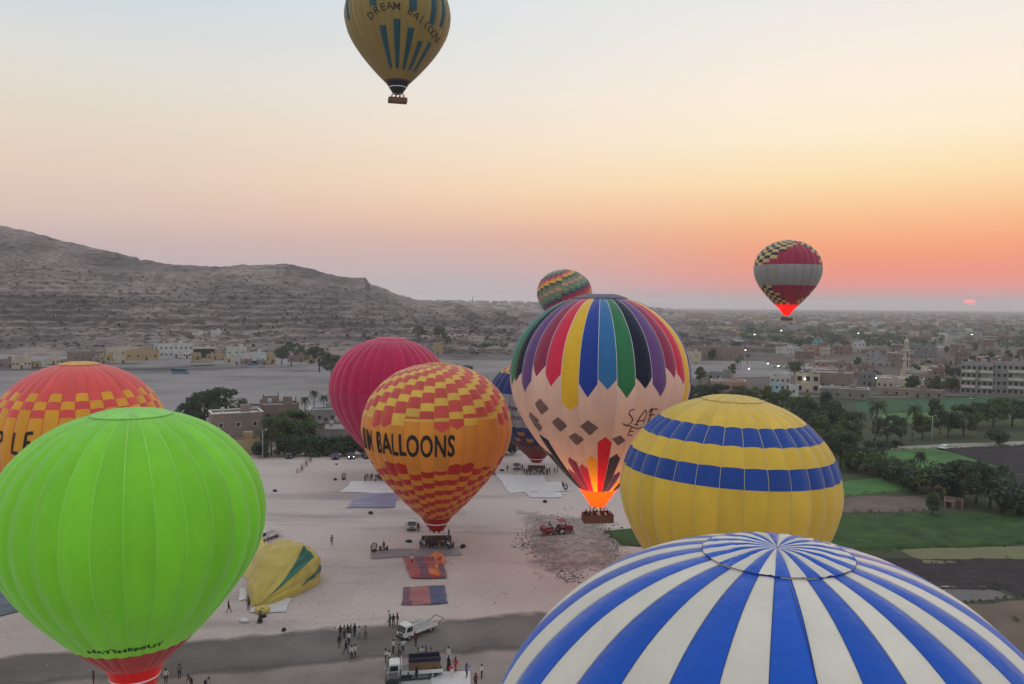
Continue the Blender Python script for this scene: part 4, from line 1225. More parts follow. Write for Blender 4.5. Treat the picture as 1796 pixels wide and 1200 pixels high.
# trees round the fields on the right
T = [
 (1224, 716, 11, 'broad', 'dark tree beside the right flank of the rainbow gored balloon', L_dark),
 (1262, 718, 11, 'broad', 'dark tree above the left shoulder of the yellow balloon', L_dark),
 (1300, 722, 11, 'broad', 'green tree just above the crown of the yellow balloon', L_mid),
 (1338, 724, 11, 'broad', 'olive green tree rising behind the crown of the yellow balloon', L_olive),
 (1240, 740, 10, 'broad', 'tree between the rainbow balloon and the crown of the yellow one', L_mid),
 (1372, 726, 10, 'broad', 'light olive tree behind the right shoulder of the yellow balloon', L_olive),
 (1404, 748, 12, 'broad', 'large tree touching the right side of the yellow balloon top', L_mid),
 (1432, 770, 13, 'broad', 'tall leafy tree standing right of the yellow balloon crown', L_dark),
 (1462, 766, 12, 'tall', 'slim dark tree behind the leafy trees by the yellow balloon', L_dark),
 (1448, 800, 12, 'broad', 'broad tree right of the upper blue band of the yellow balloon', L_mid),
 (1474, 822, 11, 'broad', 'broad tree right of the lower blue band of the yellow balloon', L_dark),
 (1488, 792, 12, 'tall', 'slim tree left of the tall palm by the crop field', L_mid),
 (1448, 726, 9, 'tall', 'lone dark tree in front of the brown warehouse wall', L_dark),
 (1505, 775, 12, 'palm', 'palm with bare trunk left of the tallest palm', None),
 (1533, 786, 15, 'palm', 'tallest palm, with a pale bare trunk over the low hedge', None),
 (1556, 778, 9, 'broad', 'dark rounded tree right of the tallest palm', L_dark),
 (1580, 776, 10, 'palm', 'palm in the grove left of the first light pole pair', None),
 (1600, 774, 12, 'palm', 'palm with high crown in the middle of the roadside grove', None),
 (1618, 772, 9, 'broad', 'rounded tree left of the right light pole', L_mid),
 (1648, 770, 12, 'palm', 'tall palm right of the right light pole', None),
 (1662, 768, 10, 'broad', 'leafy tree in the right half of the roadside grove', L_dark),
 (1690, 766, 11, 'broad', 'spreading tree at the right end of the roadside grove', L_mid),
 (1712, 752, 10, 'broad', 'tree behind the right end of the roadside grove', L_dark),
 (1742, 752, 11, 'broad', 'tree above the round bush by the dirt road', L_mid),
 (1775, 748, 11, 'broad', 'tree at the right picture edge above the dirt road', L_dark),
 (1796, 756, 10, 'palm', 'palm cut by the right edge above the dirt road', None),
 (1640, 742, 9, 'tall', 'slim tree standing at the edge of the far crop field', L_dark),
 (1750, 781, 5.2, 'bush', 'round dark bush standing alone on the dirt road', L_dark),
 (1525, 789, 2.8, 'bush', 'left bush of the low row under the tallest palm', L_dark),
 (1549, 788, 2.8, 'bush', 'middle bush of the low row under the tallest palm', L_dark),
 (1572, 787, 2.8, 'bush', 'right bush of the low row under the tallest palm', L_dark),
 (1498, 828, 6, 'bush', 'tall bush at the upper left of the diagonal shrub row', L_mid),
 (1519, 826, 6.5, 'bush', 'second bush of the diagonal shrub row beside the small field', L_dark),
 (1542, 836, 6, 'bush', 'third bush of the diagonal shrub row beside the small field', L_mid),
 (1564, 844, 6, 'bush', 'fourth bush of the diagonal shrub row beside the small field', L_dark),
 (1585, 854, 6, 'bush', 'fifth bush of the diagonal shrub row beside the small field', L_mid),
 (1604, 862, 6, 'bush', 'last bush of the diagonal shrub row beside the small field', L_dark),
 (1613, 840, 8.5, 'palm', 'squat palm with drooping brown skirt between field and dark grove', None),
 (1598, 850, 6.5, 'palm', 'short palm left of the squat drooping palm', None),
 (1640, 872, 7, 'bush', 'grey green bush at the left end of the dark grove', L_olive),
 (1664, 872, 8, 'bush', 'tall bush left in the dark grove by the mud hut', L_dark),
 (1688, 876, 9, 'broad', 'dark tree in the middle of the grove behind the mud hut', L_dark),
 (1712, 884, 9.5, 'broad', 'light feathery tree right of the mud hut', L_olive),
 (1736, 892, 10, 'broad', 'dark tree right of the light feathery tree', L_dark),
 (1758, 900, 8, 'bush', 'dark bush at the right end of the grove', L_dark),
 (1786, 905, 6, 'bush', 'dark bush beside the right picture edge above the clover', L_dark),
 (1637, 906, 5, 'tall', 'small thin tree left of the mud hut at the clover edge', L_mid),
 # left
 (332, 752, 8.5, 'broad', 'low dark tree left of the big dark tree above the lime balloon', L_dark),
 (360, 752, 14, 'broad', 'big dark tree above the right shoulder of the lime balloon', L_dark),
 (392, 752, 14.5, 'broad', 'tallest dark tree left of the brown two storey house', L_dark),
 (494, 642, 13, 'broad', 'dark tree left in the clump under the hill', L_dark),
 (511, 644, 16, 'broad', 'tallest tree in the clump under the hill', L_dark),
 (528, 640, 10, 'broad', 'smaller tree right in the clump under the hill', L_mid),
 (560, 668, 14, 'broad', 'dark tree behind the left side of the crimson balloon', L_dark),
 (581, 672, 14, 'broad', 'dark tree touching the left side of the crimson balloon', L_dark),
 (535, 730, 9, 'palm', 'left palm in the cluster beside the crimson balloon', None),
 (551, 728, 9.5, 'palm', 'middle palm in the cluster beside the crimson balloon', None),
 (568, 730, 9, 'palm', 'right palm in the cluster beside the crimson balloon', None),
 (586, 722, 12, 'palm', 'high palm partly behind the crimson balloon', None),
 (476, 800, 11, 'palm', 'palm trunk at the left corner of the black hedge', None),
 (489, 795, 12, 'broad', 'loose leafy tree over the left end of the black hedge', L_mid),
 (516, 790, 12, 'broad', 'loose leafy tree over the middle of the black hedge', L_mid),
 (540, 784, 8, 'bush', 'leafy bush behind the black hedge in front of the roofs', L_mid),
 (736, 612, 13, 'broad', 'tree above the right shoulder of the crimson balloon', L_dark),
 (770, 612, 13, 'broad', 'tree beside the small cream house right of the crimson balloon', L_dark),
 (783, 616, 10, 'broad', 'low tree right of the small cream house', L_dark),
 (800, 656, 5, 'bush', 'left bush peeping over the stepped balloon', L_dark),
 (820, 658, 5, 'bush', 'right bush peeping over the stepped balloon', L_dark),
]
for (px, py, h, k, lab, lf) in T: tree(px, py, h, k, lab, lf)
def hedge(name, a, b, h, depth, label, seed, leaf, n=60, per=70, sz=0.4):
    A, B = G(*a), G(*b)
    rng = np.random.default_rng(seed); L = (B - A).length
    cl = [(rng.random() * L, (rng.random() - .5) * depth, h * (.15 + .72 * rng.random()), h * (.13 + .06 * rng.random())) for _ in range(n)]
    r = empty(name, A, math.atan2((B - A).y, (B - A).x), label, 'hedge')
    link('foliage', leafcloud(rng, cl, per, sz, 'foliage'), r, leaf)
    st = MB()
    for k in range(int(L / 2.5)): st.tube((k * 2.5 + 1, 0, -.2), (k * 2.5 + 1.3, 0, h * .7), .07, .04, 5)
    link('stems', st.mesh('stems'), r, m_bark)
hedge('hedge', (484, 801), (642, 799), 6.2, 3.0, 'long black green hedge at the far edge of the launch field', 41, L_dark, 170, 90, .38)
hedge('hedge', (448, 803), (470, 802), 5.0, 3.0, 'short piece of dark hedge touching the lime balloon', 42, L_dark, 24, 80, .38)
hedge('hedge', (822, 616), (892, 615), 7, 6, 'clipped dark hedge with lamp posts on the desert road', 43, L_dark, 90, 70, .75)
hedge('hedge', (846, 799), (900, 797), 6, 3, 'dark hedge behind the white minibus', 44, L_dark, 60, 80, .4)
# trees between the houses of the town
rt = random.Random(5)
tw = []
for i in range(70):
    py = 556 + 120 * rt.random() ** 1.3; px = 1215 + 600 * rt.random()
    tw.append((px, py))
for (px, py) in tw + [(1640, 668), (1660, 660), (1676, 668), (1690, 652), (1712, 640), (1742, 645), (1765, 650), (1788, 650), (1610, 672), (1625, 662), (1700, 636), (1735, 636), (1600, 690), (1640, 690), (1668, 688)]:
    tree(px, py, rt.uniform(7, 11), rt.choice(['broad', 'broad', 'tall', 'palm']), 'dark tree among the houses of the hazy town', L_dark if rt.random() < .7 else L_mid, 'trees among the town houses', cat='tree')

# weeds and reeds along the field borders
rngw = np.random.default_rng(5); cl = []
for (a, b) in (((1466, 906), (1800, 900)), ((1418, 973), (1850, 951)), ((1440, 872), (1604, 862)), ((1440, 902), (1640, 895)), ((1545, 826), (1745, 820)), ((1745, 820), (1990, 868)), ((1560, 829), (1760, 826)), ((1575, 964), (1850, 956)), ((1625, 991), (1870, 979)), ((1560, 1042), (1900, 1024)), ((1652, 1033), (1722, 1027)), ((1660, 1060), (1782, 1050)), ((1782, 1050), (2000, 1046)), ((1560, 791), (1990, 774)), ((1058, 934), (1120, 925)), ((1092, 957), (1060, 935)), ((1500, 795), (1640, 787)), ((1770, 1090), (2100, 1080))):
    A_, B_ = G(*a), G(*b); n_ = int((B_ - A_).length / 1.1)
    for i in range(n_):
        if rngw.random() < .35: continue
        p_ = A_.lerp(B_, (i + rngw.random()) / n_); r_ = rngw.uniform(.15, .55)
        cl.append((p_.x + rngw.normal() * .4, p_.y + rngw.normal() * .4, r_ * .6, r_))
tag(link('field_weeds', leafcloud(rngw, cl, 16, .16, 'field_weeds'), None, L_olive), 'weeds and reeds growing along the field borders', 'weeds', kind='stuff')
# ================================================================ BUILDINGS
def wallmat(n, c, v=0.18): return mat('wall_' + n, c, 0.92, v, 0.35, 0.35, 3.0, coord='World', spec=0.1)
W = {'mud': wallmat('mud', (0.20, 0.152, 0.13)), 'brown': wallmat('brown', (0.235, 0.185, 0.16)), 'brick': wallmat('brick', (0.25, 0.16, 0.13)), 'grey': wallmat('grey', (0.22, 0.205, 0.2)), 'cream': wallmat('cream', (0.46, 0.40, 0.31)),
     'white': wallmat('white', (0.50, 0.485, 0.47)), 'peach': wallmat('peach', (0.36, 0.22, 0.17)), 'teal': wallmat('teal', (0.13, 0.36, 0.36)), 'blue': wallmat('blue', (0.32, 0.45, 0.52)), 'ochre': wallmat('ochre', (0.36, 0.27, 0.15)), 'concrete': wallmat('concrete', (0.28, 0.27, 0.265))}
CW = {'mud': 'mud brown', 'brown': 'brown', 'brick': 'brick red', 'grey': 'grey', 'cream': 'cream', 'white': 'white', 'peach': 'peach', 'teal': 'teal', 'blue': 'pale blue', 'ochre': 'ochre', 'concrete': 'concrete grey'}
m_roof = mat('flat_roof', (0.27, 0.24, 0.22), 0.95, 0.25, 0.4, coord='World')
m_roofw = mat('pale_roof', (0.60, 0.58, 0.56), 0.9, 0.15, 0.4, coord='World')
m_pane = mat('dark_pane', (0.015, 0.015, 0.02), 0.3, 0.2, 1.0, spec=0.5)
m_frame = mat('white_frame', (0.55, 0.53, 0.5), 0.8)
m_tank = mat('water_tank', (0.35, 0.36, 0.38), .6, .2, 1.5)
m_door = mat('wood_door', (0.08, 0.055, 0.04), 0.8, 0.2, 2)

def body_mesh(w, d, h, par=0.6, jag=0, rng=None):
    mb = MB(); t = 0.3
    # four walls standing round a sunken roof, the front at -y
    mb.box(-w/2, w/2, -d/2, -d/2 + t, 0, h); mb.box(-w/2, w/2, d/2 - t, d/2, 0, h)
    mb.box(-w/2, -w/2 + t, -d/2 + t, d/2 - t, 0, h); mb.box(w/2 - t, w/2, -d/2 + t, d/2 - t, 0, h)
    if jag and rng:                       # unfinished columns on the roof
        for sx in (-1, 1):
            for sy in (-1, 1):
                x, y = sx * (w/2 - .2), sy * (d/2 - .2)
                mb.box(x - .18, x + .18, y - .18, y + .18, h, h + 0.6 + rng.random() * .8)
    return mb.mesh('wall')
def house(name, p, w, d, h, col, rz=0.0, label=None, cat='house', group=None, st=2, nw=3, roof=None, par=0.6, frame=None, door=True, jag=0, rng=None, side=True, pw=1.0, ph=1.2, z=None, cache=None):
    r = empty(name, p, rz, label, cat, group)
    link('wall', body_mesh(w, d, h, par, jag, rng or random), r, W[col] if isinstance(col, str) else col)
    rb = MB(); rb.box(-w/2 + .3, w/2 - .3, -d/2 + .3, d/2 - .3, h - par - .2, h - par)
    ro = rb.build('roof', roof or m_roof, r)
    if roof is m_roofw:
        e = MB()
        e.box(-w/2 - .12, w/2 + .12, -d/2 - .12, -d/2 + .35, h, h + .22); e.box(-w/2 - .12, w/2 + .12, d/2 - .35, d/2 + .12, h, h + .22)
        e.box(-w/2 - .12, -w/2 + .35, -d/2 + .35, d/2 - .35, h, h + .22); e.box(w/2 - .35, w/2 + .12, -d/2 + .35, d/2 - .35, h, h + .22)
        e.build('coping', m_roofw, ro)
    if w > 6:
        sr = MB(); sr.box(w * .12, w * .12 + 2.6, d * .05, d * .05 + 2.4, h - par, h + 1.7); sr.build('stair_room', W[col] if isinstance(col, str) else col, ro)
        tk = MB(); tk.lathe([(0, h - par + .5), (.6, h - par + .5), (.62, h - par + 1.6), (.3, h - par + 1.9), (0, h - par + 1.95)], 10, M=Matrix.Translation((-w * .25, d * .1, 0)))
        for a_ in (-.4, .4): tk.box(-w * .25 + a_ - .06, -w * .25 + a_ + .06, d * .1 - .4, d * .1 + .4, h - par, h - par + .5)
        tk.build('water_tank', m_tank, ro)
    sh = (h - par) / st
    wm = MB(); wm.box(-pw/2, pw/2, -.04, .04, 0, ph)
    wmesh = wm.mesh('window')
    fm = MB(); k = .14
    fm.box(-pw/2 - k, pw/2 + k, -.07, .03, ph, ph + k); fm.box(-pw/2 - k, pw/2 + k, -.09, .03, -k, 0); fm.box(-pw/2 - k, -pw/2, -.07, .03, 0, ph); fm.box(pw/2, pw/2 + k, -.07, .03, 0, ph)
    fmesh = fm.mesh('frame')
    for s in range(st):
        for i in range(nw):
            x = -w/2 + w * (i + .5) / nw
            if door and s == 0 and i == nw // 2:
                db = MB(); db.box(x - .6, x + .6, -d/2 - .05, -d/2 + .05, 0.02, 2.2); db.build('door', m_door, r); continue
            if rng and rng.random() < .15: continue
            wo = link('window', wmesh, r, m_pane, loc=(x, -d/2 - .02, s * sh + sh * .38))
            if frame: link('frame', fmesh, wo, frame)
        if side and s % 1 == 0:
            for sx in (-1, 1):
                wo = link('window', wmesh, r, m_pane, loc=(sx * (w/2 + .02), 0, s * sh + sh * .38), rz=sx * math.pi / 2)
                if frame: link('frame', fmesh, wo, frame)
    return r
def face(p): return -math.atan2(p.x, p.y)        # turn a front to the camera
def HP(px, py, wpx, hpx, col, label, depth=None, rot=0.0, **kw):
    """house whose front foot stands at this place, as wide and high as the photograph shows"""
    p = G(px, py); zz = gz(p); p.z = zz
    D = p.y
    w, h = wpx * D / F_PX, hpx * D / F_PX
    d = depth or min(w, 12)
    rz = face(p) + R_(rot)
    q = p + Vector((math.sin(-rz) , math.cos(rz), 0)) * d / 2
    q.z = zz - 0.3
    return house(kw.pop('name', 'house'), q, w, d, h + .3, col, rz, label, **kw)
rh = random.Random(9)
# landmarks that the ordinary houses and trees of the town are described by
LM = [('the minaret', 1588, 630), ('the peach house', 1434, 616), ('the turquoise rooftop', 1434, 600), ('the beige villa', 1416, 675), ('the brown warehouse', 1460, 675), ('the wide brown block', 1258, 620), ('the concrete apartment blocks', 1740, 665), ('the brick house', 1640, 660),
      ('the crimson chequered balloon basket', 1383, 560), ('the rainbow balloon', 1190, 600), ('the red sun', 1690, 540), ('the right picture edge', 1790, 610), ('the white four windowed house', 1507, 610), ('the white house by the villa', 1368, 672), ('the grey block behind the minaret', 1618, 618), ('the peach school', 1228, 556), ('the far ochre block', 1334, 561), ('the small bright white house', 1572, 586), ('the white rounded roofs', 1280, 604), ('the mosque hall', 1578, 676), ('the turquoise trimmed roof', 1614, 604)]
_used = set()
def town_label(desc, px, py):
    c = sorted(LM, key=lambda l: (l[1] - px) ** 2 + 2.2 * (l[2] - py) ** 2)
    for n, x, y in c[:9]:
        dx, dy = px - x, (py - y) * 1.5
        v = 'above' if dy < 0 else 'below'; h = 'left' if dx < 0 else 'right'
        far = 'just ' if dx * dx + dy * dy < 900 else ('far ' if dx * dx + dy * dy > 9000 else '')
        d = ('%s of' % h) if abs(dx) > 2.2 * abs(dy) else (v if abs(dy) > 2.2 * abs(dx) else '%s and %s of' % (v, h))
        lab = '%s, %s%s %s' % (desc, far, d, n)
        if lab not in _used and len(lab.split()) <= 16:
            _used.add(lab); return lab
    for a in c[:5]:
        for b_ in c[:7]:
            lab = '%s between %s and %s' % (desc, a[0], b_[0])
            if a is not b_ and lab not in _used and len(lab.split()) <= 16:
                _used.add(lab); return lab
    return desc + ' in the crowded hazy town'
for o_ in [o for o in COL.objects if o.get('group') == 'trees among the town houses']:
    q_ = _R3.transposed() @ (Vector(o_.location) - Vector((0, 0, CAM_H)))
    nm_ = 'palm' if o_.name.startswith('palm') else 'tree'
    o_['label'] = town_label('dark town %s' % nm_, W_PX / 2 - F_PX * q_.x / q_.z, H_PX / 2 + F_PX * q_.y / q_.z)
# village behind the hedge, left of the middle
HP(418, 790, 86, 66, 'brown', 'brown two storey house with pale roof edge and two white windows', roof=m_roofw, nw=3, frame=m_frame, rot=8, depth=9)
HP(420, 800, 70, 28, 'ochre', 'low ochre wall house in front of the brown two storey house', st=1, nw=3, rot=4, depth=5)
HP(492, 775, 64, 66, 'mud', 'mud brick house with ragged roof behind the loose leafy trees', jag=1, rng=rh, rot=4, depth=9)
HP(448, 752, 40, 38, 'mud', 'mud brick upper house behind the brown two storey house', jag=1, rng=rh, st=2, nw=2, rot=-6, depth=9)
HP(475, 748, 28, 50, 'mud', 'narrow mud tower house left of the leafy tree', jag=1, rng=rh, st=3, nw=1, depth=7)
HP(598, 788, 88, 36, 'grey', 'grey walled courtyard house with dark sunken roof behind the hedge', st=1, nw=4, rot=-5, depth=16, roof=m_roof, par=.9)
HP(566, 742, 44, 24, 'grey', 'long pale roofed shed under the palm cluster', roof=m_roofw, st=1, nw=4, depth=7)
HP(625, 792, 34, 22, 'cream', 'cream porch house right behind the long hedge', st=1, nw=2, depth=5)
# settlement under the hill
HP(38, 648, 30, 20, 'cream', 'small columned cream building at the left edge under the hill', st=1, nw=5, depth=8, rng=None)
HP(10, 645, 26, 14, 'brown', 'brown house cut by the left edge under the hill', st=1, nw=2)
HP(152, 634, 60, 16, 'mud', 'long ruined mud wall house under the hill', st=1, nw=6, jag=1, rng=rh)
HP(216, 638, 52, 26, 'cream', 'big cream block house with a white corner under the hill', st=2, nw=3, depth=16, roof=m_roof)
HP(250, 655, 54, 17, 'ochre', 'ochre yard wall house behind the coral topped balloon', st=1, nw=4, depth=8)
HP(305, 646, 64, 24, 'white', 'long white house with small windows under the hill', st=2, nw=8, depth=10)
HP(356, 642, 38, 25, 'cream', 'cream arcade with three dark openings under the hill', st=1, nw=3, depth=10, pw=5.0, ph=6.0, door=False, side=False, roof=m_roofw)
HP(392, 632, 34, 16, 'brown', 'brown shed right of the cream arcade', st=1, nw=3)
HP(415, 640, 34, 30, 'white', 'white two storey house with tank right of the arcade', st=2, nw=3)
HP(446, 640, 40, 20, 'white', 'low white house left of the tree clump under the hill', st=1, nw=4)
HP(347, 612, 18, 8, 'white', 'left white box house above the cream arcade', st=1, nw=3)
HP(379, 611, 18, 11, 'white', 'right white box house above the cream arcade', st=1, nw=3)
HP(545, 652, 18, 18, 'ochre', 'small ochre house between the two tree clumps', st=1, nw=1)
HP(520, 652, 30, 10, 'mud', 'low mud yard under the tree clump', st=1, nw=2)
HP(560, 634, 30, 14, 'cream', 'pale house with blue roof behind the crimson balloon', st=1, nw=3, roof=W['blue'])
HP(768, 624, 18, 18, 'ochre', 'small cream house with one dark doorway on the desert road', st=1, nw=1, depth=8)
# low yards and sheds strewn along the foot of the hill
rs = random.Random(17)
for i, (px, py) in enumerate(((66, 646), (92, 640), (118, 643), (176, 641), (188, 650), (232, 650), (272, 652), (330, 651), (345, 648), (374, 649), (400, 646), (428, 645), (462, 645), (476, 640), (480, 650), (200, 628), (326, 629), (432, 630), (468, 631), (590, 640))):
    col = rs.choice(['mud', 'brown', 'cream', 'grey', 'ochre', 'white'])
    HP(px + rs.uniform(-3, 3), py, rs.uniform(10, 22), rs.uniform(6, 11), col, '%s low shed %s under the hill, %s shed from the left' % (CW[col], 'in front' if py > 642 else 'behind', ['1st', '2nd', '3rd', '4th', '5th', '6th', '7th', '8th', '9th', '10th', '11th', '12th', '13th', '14th', '15th', '16th', '17th', '18th', '19th', '20th'][sorted([66, 92, 118, 176, 188, 232, 272, 330, 345, 374, 400, 428, 462, 476, 480, 200, 326, 432, 468, 590]).index(px)]), st=1, nw=rs.choice([1, 2, 3]), rot=rs.uniform(-20, 20), depth=rs.uniform(5, 9), jag=rs.choice([0, 1]), rng=rs, name='shed', cat='shed')
# town, the buildings one can tell apart
def minaret(p, h):
    r = empty('minaret', p, 0, 'tall pale stone minaret with two balconies over the town', 'minaret')
    b = MB(); b.box(-4.2, 4.2, -4.2, 4.2, 0, h * .07); b.lathe([(3.6, h * .07), (2.5, h * .30)], 4, M=Matrix.Rotation(R_(45), 4, 'Z'), smooth=False); b.build('base', W['cream'], r)
    s = MB(); s.lathe([(1.75, h * .30), (1.65, h * .50), (1.5, h * .66), (1.2, h * .66), (1.05, h * .82)], 8, smooth=False); s.build('shaft', W['cream'], r)
    for z, rr in ((h * .50, 2.3), (h * .68, 2.1)):
        g = MB(); g.lathe([(rr * .7, z - 1.0), (rr, z), (rr, z + .8), (rr - .15, z + .8), (rr - .15, z + .05), (.9, z + .05)], 12, smooth=False); g.build('balcony', W['white'], r)
    d = MB(); d.lathe([(1.15, h * .82), (1.35, h * .85), (1.2, h * .89), (.6, h * .92), (.18, h * .94), (.12, h), (0, h)], 12); d.build('dome', W['cream'], r)
    for k in range(6):
        wb = MB(); wb.box(-.3, .3, -.05, .05, 0, 1.6); wb.build('window', m_pane, r, loc=(0, -1.72 + .02 * k, h * (.33 + .05 * k)))
pm = G(1588, 672); minaret(pm, 84 * pm.y / F_PX)
HP(1578, 684, 76, 20, 'cream', 'long pale mosque hall at the foot of the minaret', st=1, nw=8, roof=m_roofw, depth=14)
HP(1600, 697, 100, 14, 'brown', 'long brown yard wall building below the mosque hall', st=1, nw=6, roof=m_roof, depth=10)
def flats(px, py, wpx, hpx, label, nw, bal):
    r = HP(px, py, wpx, hpx, 'concrete', label, st=4, nw=nw, name='apartment_building', cat='building', door=False, depth=14, jag=1, rng=random.Random(2), pw=1.3, ph=1.5)
    D = G(px, py).y; w, h = wpx * D / F_PX, hpx * D / F_PX; sh = h / 4.15
    for s in range(1, 4):
        for (a, b) in bal:
            m = MB(); x0, x1 = -w/2 + w * a, -w/2 + w * b
            m.box(x0, x1, -8.3, -8.1, s * sh + .1, s * sh + 1.35); m.box(x0, x1, -8.1, -6.95, s * sh - .1, s * sh + .1)
            m.box(x0, x0 + .18, -8.1, -7.02, s * sh + .1, s * sh + 1.35); m.box(x1 - .18, x1, -8.1, -7.02, s * sh + .1, s * sh + 1.35)
            m.build('balcony', W['white'], r)
    return r
flats(1712, 693, 50, 56, 'left concrete apartment block with white balconies at the right edge', 6, ((.05, .45), (.6, .98)))
flats(1766, 694, 52, 58, 'middle concrete apartment block with white balconies at the right edge', 6, ((.5, .98),))
flats(1812, 694, 36, 52, 'concrete apartment block cut by the right picture edge', 4, ((.1, .5),))
HP(1416, 690, 40, 34, 'cream', 'large beige villa with columns near the green trees', st=2, nw=3, depth=12, frame=m_frame, pw=2.2, ph=2.4)
HP(1460, 690, 66, 36, 'brown', 'large brown warehouse with two small dark windows', st=1, nw=2, door=False, depth=20, roof=m_roof)
HP(1480, 700, 80, 18, 'grey', 'long low grey shed in front of the brown warehouse', st=1, nw=4, roof=m_roofw, depth=9, door=False)
HP(1368, 684, 34, 24, 'white', 'white two storey house left of the beige villa', st=2, nw=4, depth=8, frame=m_frame)
HP(1362, 696, 14, 24, 'blue', 'narrow pale blue house before the white one', st=2, nw=1, depth=6)
HP(1392, 694, 16, 18, 'white', 'small white house with one dark window by the villa', st=1, nw=1, depth=6, door=False)
HP(1400, 648, 90, 6, 'white', 'long pale wall along the town street above the villa', st=1, nw=9, depth=2, door=False, name='wall', cat='wall')
HP(1212, 640, 34, 22, 'cream', 'cream block touching the right flank of the rainbow balloon', st=2, nw=2, depth=14)
HP(1258, 632, 90, 24, 'brown', 'wide brown walled block left in the town', st=1, nw=6, depth=16, roof=m_roof)
HP(1280, 608, 60, 8, 'white', 'row of white rounded roofs above the wide brown block', st=1, nw=8, depth=6, door=False)
HP(1434, 625, 34, 18, 'peach', 'peach coloured house in the middle of the town', st=2, nw=3, depth=14)
HP(1447, 626, 18, 16, 'cream', 'cream house with dark windows right of the peach house', st=2, nw=3, depth=10)
HP(1434, 606, 18, 9, 'teal', 'turquoise rooftop house in the middle of the town', st=1, nw=2, depth=8)
HP(1507, 618, 20, 18, 'white', 'white house with four dark windows left of the minaret', st=2, nw=3, depth=8)
HP(1488, 620, 18, 11, 'blue', 'pale blue house left of the white four windowed one', st=1, nw=3, depth=8)
HP(1618, 628, 44, 22, 'grey', 'large grey block right behind the minaret', st=2, nw=4, depth=14, roof=m_roof)
HP(1614, 608, 32, 6, 'teal', 'turquoise trimmed roof right of the minaret top', st=1, nw=5, depth=8, door=False)
HP(1572, 590, 20, 8, 'white', 'small bright white house above the minaret', st=1, nw=3, depth=8)
HP(1640, 672, 30, 26, 'brick', 'brick house between the minaret and the concrete apartment blocks', st=2, nw=3, depth=10)
HP(1228, 562, 50, 12, 'peach', 'long peach coloured school far left in the town', st=2, nw=10, depth=14)
HP(1334, 566, 26, 10, 'ochre', 'far ochre block under the crimson chequered balloon', st=2, nw=5, depth=14)
HP(1672, 893, 30, 13, 'brick', 'small mud brick hut at the edge of the clover field', st=1, nw=2, depth=5, roof=W['mud'], name='hut', cat='hut')
# rows of ordinary houses, nearest ones with windows
KIND = [('mud', 7), ('brown', 8), ('brick', 3), ('grey', 3), ('cream', 2), ('white', 1), ('concrete', 2), ('peach', 1)]
bag = [k for k, n in KIND for _ in range(n)]
pts_used = []
proto = {}
cnt = 0
def random_town(n, ylo, yhi, parts):
    made = 0; tries = 0
    while made < n and tries < n * 30:
        tries += 1
        py = ylo + (yhi - ylo) * rh.random(); px = 1200 + 640 * rh.random()
        if (parts and 1335 < px < 1440 and py > 655) or (px < 1350 and 630 < py < 675): continue
        p = G(px, py)
        if any((p.x - q[0]) ** 2 + (p.y - q[1]) ** 2 < q[2] for q in pts_used): continue
        pts_used.append((p.x, p.y, (11 if parts else 13) ** 2))
        col = rh.choice(bag); st = rh.choice([1, 1, 2, 2, 3]); pale = rh.random() < .3
        key = (col, st, pale, rh.randrange(2))
        rz = face(p) + rh.choice([-.4, -.15, .1, .3, .8])
        lab = town_label('%s %s storey house%s' % (CW[col], ['one', 'two', 'three'][st - 1], ' with pale roof' if pale else ''), px, py)
        grp = 'ordinary houses of the town'
        w, d = 9 + 5 * (key[3]) + 2 * (st == 1), 9 + 2 * key[3]
        kk = key + (parts,)
        if kk not in proto:
            if parts:
                o = house('house', p, w, d, 3.1 * st + .8, col, rz, lab, 'house', grp, st=st, nw=3 + key[3], roof=m_roofw if pale else m_roof, rng=random.Random(4), jag=key[3])
            else:
                mb = MB(); h = 3.1 * st + .8
                o = empty('house', p, rz, lab, 'house', grp)
                link('wall', body_mesh(w, d, h, .6, key[3], random.Random(1)), o, W[col])
                rb = MB(); rb.box(-w/2 + .3, w/2 - .3, -d/2 + .3, d/2 - .3, h - .4, h - .1); rb.build('roof', m_roofw if pale else m_roof, o)
            proto[kk] = o
        else:
            o = copy_tree(proto[kk]); o['label'] = lab; o.location = p; o.rotation_euler = (0, 0, rz)
        s = rh.uniform(.85, 1.2); o.scale = (s * rh.uniform(.9, 1.25), s, rh.uniform(.85, 1.15))
        made += 1
random_town(70, 596, 684, True)
random_town(165, 564, 600, False)
# the far town, too small to count
ft = MB(); mats = [W[k] for k in ('mud', 'brown', 'grey', 'white', 'cream', 'concrete', 'peach', 'brick')]
for i in range(2600):
    py = 545.5 + 26 * rh.random() ** 1.4; px = 1130 + 730 * rh.random()
    p = G(px, py + (px - 1400) * .0087)
    w, h = rh.uniform(8, 20), rh.uniform(3.5, 9)
    M = Matrix.Translation(p) @ Matrix.Rotation(rh.random() * 3, 4, 'Z')
    mi = rh.choice([0, 0, 1, 1, 2, 2, 3, 3, 4, 5, 6, 7])
    ft.box(-w/2, w/2, -6, 6, -1, h, mi, M)
for i in range(420):                               # houses along the far desert terrace
    px = 700 + 480 * rh.random(); k = rh.random()
    y = 1750 + 1900 * (.45 + .5 * k); dd_ = (y - 1750) / 1900
    top_ = float(np.interp(px, [640, 760, 900, 1010, 1120, 1230, 1320], [54, 53, 51, 44, 34, 14, 0])) * min(1, dd_ * 1.15) ** 1.1
    M = Matrix.Translation(((px - 898) / F_PX * y, y, top_ - 1)) @ Matrix.Rotation(rh.random() * 3, 4, 'Z')
    w, h = rh.uniform(8, 22), rh.uniform(3, 8)
    ft.box(-w/2, w/2, -6, 6, -2, h, rh.choice([0, 1, 2, 3, 3, 4, 5]), M)
tag(ft.build('distant_town', mats), 'mass of tiny hazy houses along the horizon', 'town', kind='stuff')
rng = np.random.default_rng(77); cl = []
